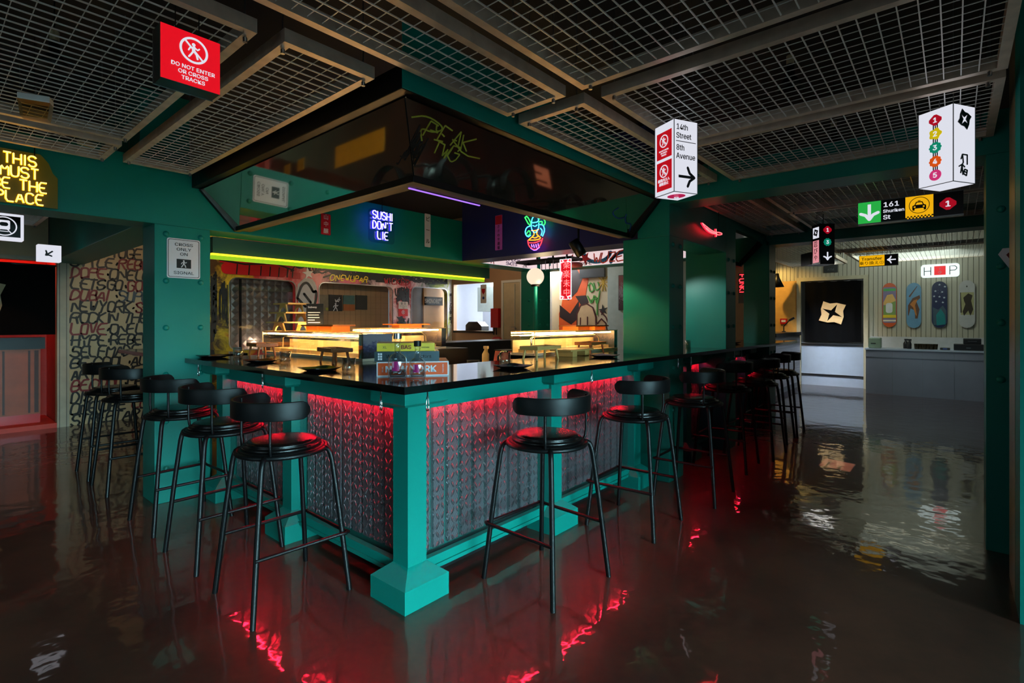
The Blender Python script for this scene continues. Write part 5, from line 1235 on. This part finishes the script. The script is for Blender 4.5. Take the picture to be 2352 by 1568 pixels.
point('side_wall_wash', (4.2, 3.6, 2.2), 5, (1, .7, .42), .1)
spot('mural_wash', (5.6, 3.0, 2.6), (6.5, 3.0, 1.8), 6, (1, .86, .66), 120)
spot('teal_column_wash', (3.45, .55, 1.9), (4.19, .1, 1.25), 22, (.8, 1, .95), 75)
point('niche_light_one', (1.55, 5.17, 1.1), 2.5, (1, .8, .6), .03); point('niche_light_two', (2.9, 5.17, 1.1), 4, (1, .7, .4), .03); point('niche_light_three', (4.6, 5.15, 1.1), .8, (1, .7, .4), .03)  # added unseen lamps behind the windows, standing in for the case light

# ================================================================== the room beyond the left opening
struct(MB().prism([(-5.6, 0), (-1.9, 0), (-1.9, 2.17), (-.257, 2.17), (-.257, 0), (.95, 0), (.95, 3.25), (-5.6, 3.25)], 7.0, 7.1, 'y').build('wall_left', mat('cream_painted_wall', (186, 166, 128), .55, noise=.06)))
b = MB(); b.box(-.257, 6.96, 0, -.135, 7.0, 2.2).box(-1.9, 6.96, 2.17, -.257, 7.0, 2.22)
dl = struct(b.build('door_1', mat('grey_door_frame', (170, 162, 140), .5)))
MB().box(-.235, 6.955, 0, -.23, 6.96, 2.2).box(-.165, 6.955, 0, -.16, 6.96, 2.2).build('frame_bead', DARK, dl)
random.seed(31)
rows = ['WORK . TOGETHER', 'STYLE . REBEL', 'DOPE . ONE LOVE', "LETS GO . GOOD", 'DUBAI . SUPERS', 'NEW YORK . SHIN', 'ROCK IN THE CI', 'LOVE . ONE LIFE', 'HYPE . REBEL', 'SELF MADE . IS', 'BE . COOL . ALL', 'ART IN THE', 'BE COOL . ME', 'DIST . STREET', 'ONE LIFE LOVE', 'STREET ART']
red = {1: [2], 2: [0], 3: [3], 4: [0], 5: [3], 7: [0], 9: [3], 12: [0, 1], 14: [2]}
BL, RL, GY = MB(), MB(), MB()
z = 2.30
for i, r in enumerate(rows):
    x = -.115
    for j, wd in enumerate(r.split(' ')):
        L = lines(wd, x, z-.012, .142, .082, gap=.13, jit=.075, slant=.14)
        dest = RL if j in red.get(i, []) else GY if (i == 4 and j == 2) else BL
        for pl in L:
            if max(q[0] for q in pl) > .86: continue
            dest.stroke(soft(pl, 1), .0235, -.003, 0, n=6)
        x += len(wd)*(.082*1.13)+.012 if wd != '.' else .04
    z -= .153
for b, n, m, l in ((BL, 'wall_graffiti', BK, 'black hand-lettered slogans covering the cream wall of the left room'), (RL, 'wall_graffiti', mat('dark_red_paint', (120, 20, 24)), 'dark red hand-lettered words among the slogans on the left wall'), (GY, 'wall_graffiti', mat('slate_paint', (60, 74, 84)), 'slate-grey hand-lettered word on the left wall')):
    o = b.build(n, m); o.location = (0, 6.998, 0); tag(o, l, 'graffiti')
t = thing('noren_curtain', 'black curtain with pale throwing star in the left doorway', 'curtain', (-.9, 7.02, 2.12))
b = MB(); n = 30
v = [(-.75+1.385*i/n, .012*math.sin(i*.9), z_) for z_ in (0, -.9) for i in range(n+1)]
b.add(v + [(x, y+.004, z_) for x, y, z_ in v], [(i, i+1, n+2+i, n+1+i) for i in range(n)] + [(2*(n+1)+i, 3*(n+1)+i, 3*(n+1)+i+1, 2*(n+1)+i+1) for i in range(n)], True)
b.build('cloth', mat('black_cloth', (6, 6, 7), .9, noise=.05, spec=.08), t)
b = MB()
P, hl = shuriken(-.09, -.45, .27, 35); b.prism(P, -.03, -.026, holes=hl)
b.build('star_print', mat('tan_cloth_print', (150, 132, 100), .7), t); MB().tube([(-.78, .01, .0), (.64, .01, .0)], .012).build('curtain_rod', BLACKM, t)
REDW = mat('red_booth_wall', (200, 60, 46), .6)
struct(MB().box(-2.2, 7.9, 0, .3, 8.0, 3).build('wall_booth', REDW)); struct(MB().box(-.24, 7.1, 0, -.2, 7.9, 3).build('trim_3', REDW)); struct(MB().box(-1.9, 6.98, 0, -.257, 7.9, .06).build('trim_4', REDW))
t = thing('ticket_booth', 'low panelled wooden booth front with black shelf in the red-lit left doorway', 'counter', (-.95, 7.2, .061))
MB().box(-.8, 0, .12, .56, .3, .97).build('body', mat('red_brown_wood', (150, 62, 24), .45, noise=.25, ns=6), t)
b = MB()
for x in (-.5, -.15, .1, .2, .44, .5, .52): b.box(x, -.012, .14, x+.02, 0, .95)
b.build('wood_battens', mat('dark_wood', (60, 22, 12), .5), t); MB().box(-.82, -.05, .97, .6, .3, 1.12).build('shelf', BLACKM, t); MB().box(-.8, .02, 0, .56, .3, .12).build('plinth', REDP, t)
area('booth_red_light', (-.7, 7.45, 2.6), (-.7, 7.3, 0), .6, .2, 8, (1, .12, .07))
spot('booth_warm_light', (-.8, 6.2, 2.0), (-.75, 7.2, .6), 14, (1, .45, .18), 60)  # added unseen lamp, warms the booth front to orange
# ================================================================== the takeaway area far right
def board_mat():
    m = bpy.data.materials.new('painted_board_wall'); m.use_nodes = True; nt = m.node_tree; p = nt.nodes['Principled BSDF']
    p.inputs['Base Color'].default_value = lin((176, 172, 152)); p.inputs['Roughness'].default_value = .35
    tc = nd(nt, 'ShaderNodeTexCoord'); se = nd(nt, 'ShaderNodeSeparateXYZ'); nt.links.new(tc.outputs['Object'], se.inputs[0])
    a = nd(nt, 'ShaderNodeMath', operation='MULTIPLY'); a.inputs[1].default_value = 13; nt.links.new(se.outputs[1], a.inputs[0])
    b = nd(nt, 'ShaderNodeMath', operation='PINGPONG'); b.inputs[1].default_value = .5; nt.links.new(a.outputs[0], b.inputs[0])
    c = nd(nt, 'ShaderNodeMapRange'); c.inputs['From Max'].default_value = .07; nt.links.new(b.outputs[0], c.inputs['Value'])
    bp = nd(nt, 'ShaderNodeBump'); bp.inputs['Distance'].default_value = .01; nt.links.new(c.outputs[0], bp.inputs['Height']); nt.links.new(bp.outputs[0], p.inputs['Normal'])
    r = nd(nt, 'ShaderNodeMix', data_type='RGBA'); r.inputs[6].default_value = lin((146, 143, 126)); r.inputs[7].default_value = lin((176, 172, 152)); nt.links.new(c.outputs[0], r.inputs[0]); nt.links.new(r.outputs[2], p.inputs['Base Color'])
    return m
BOARD = board_mat()
struct(MB().prism([(-3.3, 0), (-.55, 0), (-.55, 2.3), (.65, 2.3), (.65, 0), (9, 0), (9, 3.25), (-3.3, 3.25)], 11.4, 11.5, 'x').build('wall_far', BOARD))
b = MB(); b.box(11.34, -.61, 0, 11.4, -.53, 2.36).box(11.34, .63, 0, 11.4, .71, 2.36).box(11.34, -.53, 2.28, 11.4, .63, 2.36)
df = struct(b.build('door_2', mat('cream_frame', (176, 168, 140), .5)))
STB = mat('bluish_steel_sheet', (186, 198, 214), .32, metal=.35, noise=.05)
MB().box(11.43, -.53, 0, 11.46, .63, .93).build('lower_panel', STB, df); MB().box(11.39, -.53, .9, 11.42, .63, .925).box(11.41, -.53, .22, 11.43, .63, .25).build('rail', STEEL, df)
struct(MB().box(12.0, -1.5, 0, 12.1, 1.6, 3.25).build('wall_behind_door', WHITE))
t = thing('noren_curtain', 'black curtain with pale throwing star in the far right doorway', 'curtain', (11.38, .03, 2.26), -math.pi/2)
b = MB(); v = [(-.52+1.04*i/n, .012*math.sin(i*.9), z_) for z_ in (0, -1.3) for i in range(n+1)]
b.add(v + [(x, y+.004, z_) for x, y, z_ in v], [(i, i+1, n+2+i, n+1+i) for i in range(n)] + [(2*(n+1)+i, 3*(n+1)+i, 3*(n+1)+i+1, 2*(n+1)+i+1) for i in range(n)], True)
b.build('cloth', MATS['black_cloth'], t)
b = MB(); cxx, czz, R_ = .0, -.70, .31
P, hl = shuriken(0, -.68, .26, 33)
b.prism(P, -.03, -.026, holes=hl); b.build('star_print', mat('tan_star_print', (206, 172, 120), .6), t)
MB().tube([(-.55, .01, .0), (.55, .01, .0)], .012).build('curtain_rod', STEEL, t)
t = thing('atm_sign', 'small dark grey ATM sign above the far right door', 'sign', (11.39, .06, 2.62), -math.pi/2)
MB().box(-.13, -.02, -.17, .13, 0, .17).build('plate', mat('charcoal_plate', (44, 46, 46), .5), t); text(t, 'lettering', 'ATM', 0, -.11, .07, mat('grey_ink', (100, 104, 104)), y=-.022)
MB().prism(circ(0, .06, .07, 22), -.022, -.02, holes=[circ(0, .06, .058, 22)]).build('ring_symbol', MATS['grey_ink'], t)
# shop counter
t = thing('service_counter', 'long grey steel-fronted counter of the takeaway area', 'counter', (10.6, 0, 0))
MB().box(0, -3.18, 0, .7, -.65, .84).build('body', mat('grey_counter_sheet', (150, 154, 168), .3, metal=.4, noise=.08, ns=3), t)
MB().box(-.02, -3.18, .845, .72, -.63, .875).build('top', STB, t); b = MB(); b.box(-.008, -3.18, .70, 0, -.65, .715)
for y in (-1.07, -1.52, -1.96, -2.4): b.box(-.004, y, .0, 0, y+.006, .84)
b.build('panel_joints', STEEL, t); MB().box(.69, -3.18, .875, .71, -.65, 1.09).build('splash_back', mat('pale_sheet', (176, 178, 178), .4), t)
t = thing('tissue_box', 'grey-green box at the left end of the service counter', 'box', (10.8, -.78, .876)); MB().box(-.1, -.1, 0, .1, .1, .2).build('body', mat('sage_plastic', (110, 128, 108), .4), t, bevel=.015); MB().box(-.104, -.02, .08, -.1, .06, .1).build('slot', INK, t)
bottle_spray('black spray bottle on the service counter', (10.8, -1.31, .876), DARK); bottle_spray('second black spray bottle, behind the first on the service counter', (10.9, -1.25, .876), DARK)
for k in range(6): tag(MB().lathe([(.0001, 0), (.03, 0), (.036, .09), (.037, .1), (.0001, .1)], 14, smooth=False).build('condiment_jar', mat('jar_dark', (40, 34, 20), .25, noise=.4, ns=60)), 'one of the dark lidded jars in a row on the service counter', 'jar', 'dark jars on the service counter').location = (10.78+.02*(k % 2), -1.42-.055*k, .876)
t = thing('card_terminal', 'small black card terminal on the service counter', 'terminal', (10.75, -1.83, .876)); MB().box(-.05, -.07, 0, .05, .07, .04).build('body', DARK, t, bevel=.008); MB().box(-.052, -.03, .01, -.05, .03, .03).build('display', mat('blue_lcd', (60, 80, 140)), t)
t = thing('receipt_printer', 'flat black cash drawer unit on the service counter', 'cash drawer', (10.85, -2.15, .876)); MB().box(-.15, -.2, 0, .15, .2, .11).build('drawer', DARK, t, bevel=.006); MB().box(-.155, -.03, .04, -.15, .03, .05).build('lock', STEEL, t)
t = thing('receipt_printer', 'black till printer standing on the cash drawer', 'printer', (10.85, -2.2, .987)); MB().box(-.1, -.12, 0, .1, .12, .1).build('body', DARK, t, bevel=.01); MB().box(-.102, -.06, .05, -.1, .06, .056).build('slot', STEEL, t)
t = thing('point_of_sale_screen', 'touch screen with pink and white window on the service counter, cut by the column', 'screen', (10.8, -2.56, .876), -math.pi/2)
MB().box(-.06, -.06, 0, .06, .06, .02).tube([(0, 0, .02), (0, 0, .16)], .02).build('stand', DARK, t); MB().box(-.19, -.04, .15, .19, -.01, .41).build('monitor', DARK, t, bevel=.006)
MB().box(-.16, -.042, .33, .16, -.04, .37).build('pink_bar', glow('screen_pink', (230, 50, 90), .9), t); MB().box(-.16, -.042, .25, -.03, -.04, .33).build('white_window', glow('screen_white', (220, 210, 190), .8), t)
# skateboard decks
def deck(label, y, z, base, shapes, bend=.02):
    t = thing('skateboard_deck', label, 'skateboard deck', (11.36, y, z), -math.pi/2)
    w, h = .115, .445
    outl = arc(0, h-w*1.15, w, 0, 180, 12, w*1.15)+arc(0, -h+w*1.15, w, 180, 360, 12, w*1.15)
    b = MB(); b.prism(outl, -.012, 0); b.build('deck', base, t)
    b = MB()
    for (x_, z_) in ((-.02, h-.17), (.02, h-.17), (-.02, h-.22), (.02, h-.22), (-.02, -h+.17), (.02, -h+.17), (-.02, -h+.22), (.02, -h+.22)): b.prism(circ(x_, z_, .004, 8), -.0135, -.012)
    b.build('bolt_holes', STEEL, t)
    for i, (P, m) in enumerate(shapes):
        b = MB()
        for q in P: b.prism(q, -.0135-.0006*i, -.012)
        b.build('deck_print', m, t)
    MB().box(-.03, 0, h*.5, .03, .035, h*.5+.02).box(-.03, 0, -h*.5, .03, .035, -h*.5+.02).build('wall_bracket', STEEL, t)
    return t
C = lambda n_, c: mat('deck_'+n_, c, .35)
deck('skateboard deck with bright landscape print, orange ends, first from the left', -.965, 1.726, C('orange', (196, 84, 36)), [([rrect(-.105, -.36, .105, .36, .03)], C('violet', (120, 110, 140))), ([rrect(-.105, .28, .105, .33, .02)], C('green', (70, 160, 80))), ([[(-.1, .05), (-.04, .2), (.05, .22), (.1, .1), (.1, .0), (-.1, .0)]], C('sand', (214, 170, 96))), ([[(-.1, -.22), (-.1, -.02), (.1, .08), (.1, -.22)]], C('olive', (120, 150, 80))), ([rrect(-.06, -.16, .05, .04, .04)], C('white', (206, 206, 206))), ([rrect(-.105, -.26, .105, -.2, .01)], C('yellow', (214, 190, 40))), ([rrect(-.105, -.33, .105, -.3, .01)], C('cream', (220, 210, 190)))])
deck('sky blue skateboard deck with brown leaping figure print, second from the left', -1.352, 1.71, C('sky', (96, 140, 168)), [([[(-.08, .18), (.05, .38), (.055, .37), (-.06, .16)], [(-.09, .0), (-.02, .14), (.09, .2), (.1, .14), (.04, .08), (.09, -.08), (.06, -.26), (.02, -.26), (.02, -.1), (-.05, -.06), (-.08, -.2), (-.09, -.2)]], C('brown', (96, 62, 40))), ([[(-.06, .02), (.0, .1), (.06, .12), (.02, .0), (.05, -.2), (.03, -.2), (-.01, -.04)]], C('ochre', (176, 110, 44)))])
deck('navy skateboard deck with white stars and teal draped shape, third from the left', -1.742, 1.718, C('navy', (26, 34, 70)), [([[(x+(.022 if k % 2 == 0 else .009)*math.cos(math.radians(90+36*k)), z_+(.022 if k % 2 == 0 else .009)*math.sin(math.radians(90+36*k))) for k in range(10)] for x, z_ in ((0, .38), (-.06, .26), (.04, .24), (.08, .34), (-.08, .16), (.0, .15), (.07, .13), (-.05, .06), (.05, .04))], C('star_white', (180, 190, 200))), ([[(-.09, -.4), (-.1, -.05), (-.02, -.1), (.05, -.02), (.1, -.12), (.1, -.36)]], C('slate', (60, 80, 90))), ([[(-.04, -.4), (-.05, -.2), (.02, -.08), (.08, -.2), (.09, -.38)]], C('teal', (24, 120, 120)))])
deck('white skateboard deck with dark figure on a yellowish field, fourth from the left', -2.136, 1.718, C('offwhite', (176, 176, 172)), [([[(-.085, -.2), (-.085, .22), (.1, .22), (.1, -.2)]], C('parch', (160, 156, 110))), ([[(-.05, .12), (.02, .2), (.08, .16), (.06, .06), (.09, -.1), (.05, -.22), (.02, -.12), (-.04, -.22), (-.06, -.14), (-.02, .0), (-.04, .06)], [(-.09, -.16), (-.07, -.16), (-.085, .22), (-.095, .22)], [(-.012, .33), (0, .31), (.012, .33), (0, .35)]], C('sepia', (50, 40, 26)))])
deck('skateboard deck half hidden behind the right column, fifth from the left', -2.50, 1.71, C('rust', (90, 60, 60)), [([rrect(-.09, -.3, .09, .3, .04)], C('grey', (90, 90, 90)))])
p = at(2161, 621, X=11.3)
t = thing('neon_sign', 'white neon sign with H, red box and P on the board wall above the decks', 'neon sign', (11.36, p.y, p.z), -math.pi/2)
MB().prism(rrect(-.30, -.125, .27, .13, .05), -.01, .0).build('backing_plate', glow('white_backlight', (225, 244, 240), 1.25), t)
b = MB(); 
for pl in lines('H', -.25, -.08, .16, .1) + lines('P', .13, -.08, .16, .1): b.tube([(x, -.016, z_) for x, z_ in pl], .007, 6)
b.build('letters', DARK, t)
MB().box(-.1, -.02, -.08, .07, -.01, .09).build('red_box', LRED, t); b = MB(); b.tube([(x, -.024, z_) for x, z_ in circ(-.015, -.03, .02, 12)], .004, 6, closed=True).tube([(-.015, -.024, .02), (-.015, -.024, .06)], .004, 6).build('box_symbol', SIGNW, t)
# tread plate counter and warm corner by the far door
t = thing('service_counter', 'tread plate fronted counter end beside the far doorway', 'counter', (8.9, .55, 0))
MB().box(0, 0, .12, 2.0, .6, 1.10).build('front', TREAD, t); MB().box(.0, .03, 0, 2.0, .6, .12).build('plinth', DARK, t); MB().box(-.02, -.02, 1.1, 2.02, .6, 1.17).build('top', mat('dark_steel_top', (60, 62, 66), .3, metal=.7), t)
struct(MB().box(8.9, 1.9, 0, 11.4, 1.95, 3.25).build('wall_warm', mat('ochre_wall', (206, 160, 84), .6)))
struct(MB().box(11.36, .71, 0, 11.4, 1.9, 2.3).build('wall_warm_panel', MATS['ochre_wall']))  # panel added over the boards, warm lamplight put into its ochre colour
spot('warm_corner_light', (10.4, 1.3, 2.7), (11.3, .95, 1.5), 70, (1, .62, .16), 100)
t = thing('desk_lamp', 'dark angled gun-shaped lamp on the tread plate counter', 'lamp', (10.6, .8, 1.171)); MB().tube([(0, 0, 0), (.0, 0, .12), (0, -.12, .26)], .012).build('arm', DARK, t); MB().lathe([(.0001, 0), (.04, 0), (.04, .02), (.0001, .02)], 16).build('foot', DARK, t); MB().bar((0, -.1, .24), (0, -.2, .3), .04).build('head', DARK, t)
t = thing('alarm_call_point', 'small red alarm box on the yellow wall', 'alarm', (11.356, .97, 1.40), -math.pi/2); MB().box(-.07, -.03, -.06, .07, 0, .06).build('box', REDP, t); MB().box(-.045, -.032, -.02, .045, -.03, .03).build('label_plate', SIGNW, t)
t = thing('wall_lamp', 'black angled barn lamp glowing warm at the far end', 'lamp', (10.9, 1.0, 2.15), -math.pi/2); MB().lathe([(.0001, .3), (.03, .3), (.05, .2), (.14, .0), (.135, .0), (.04, .19), (.0001, .2)], 20).build('shade', BLACKM, t); MB().sphere((0, 0, .06), .04).build('bulb', glow('warm_bulb', (255, 190, 90), 8), t); MB().tube([(0, 0, .3), (0, 0, 1.1)], .006).build('cord', BLACKM, t)
t = thing('pendant_lamp', 'flat grey pendant lamp at the far end of the aisle', 'lamp', (9.2, 1.2, 2.55)); MB().lathe([(.0001, .1), (.04, .1), (.05, .04), (.17, .0), (.165, .0), (.0001, .03)], 24).build('shade', STEEL, t); MB().tube([(0, 0, .1), (0, 0, .7)], .006).build('cord', BLACKM, t)
p = at(1703, 682, X=7.2)
t = thing('neon_sign', 'vertical red neon lettering seen between the last two columns', 'neon sign', (7.2, p.y, p.z), -math.pi/2)
b = MB(); neon(b, [[(z_, -x+.2) for x, z_ in pl] for pl in lines('FUNKI', -.16, -.03, .08, .05)], .006, 0); b.build('neon_tube', glow('neon_red_b', (255, 40, 50), 5), t); MB().box(-.05, .01, -.1, .08, .02, .38).build('backing_plate', DARK, t)
struct(MB().box(7.22, .62, 0, 7.3, 1.9, 3.25).build('wall_divider', mat('warm_divider', (190, 150, 110), .6)))
# floor marking: yellow tactile paving in the aisle left of the bar (seen in the mirror hood)
tp = thing('tactile_paving', 'yellow studded floor tiles left of the bar, seen reflected in the mirror hood', 'floor tile', (0, 0, 0))
YP = mat('yellow_rubber', (222, 150, 20), .5)
for j, (ya, yb) in enumerate(((3.65, 4.5), (4.505, 4.83))):
    b = MB(); b.box(-1.56, ya, 0.0005, -1.25, yb, .004)
    for i in range(int((yb-ya)/.05)):
        for k in range(6): b.cyl((-1.53+.05*k, ya+.03+.05*i, .004), .012, .004, 8)
    b.build('studded_tile', YP, tp)
for y in (5.75, 6.2): MB().box(-1.6, y, .0005, -1.42, y+.2, .004).build('yellow_square', YP, tp)
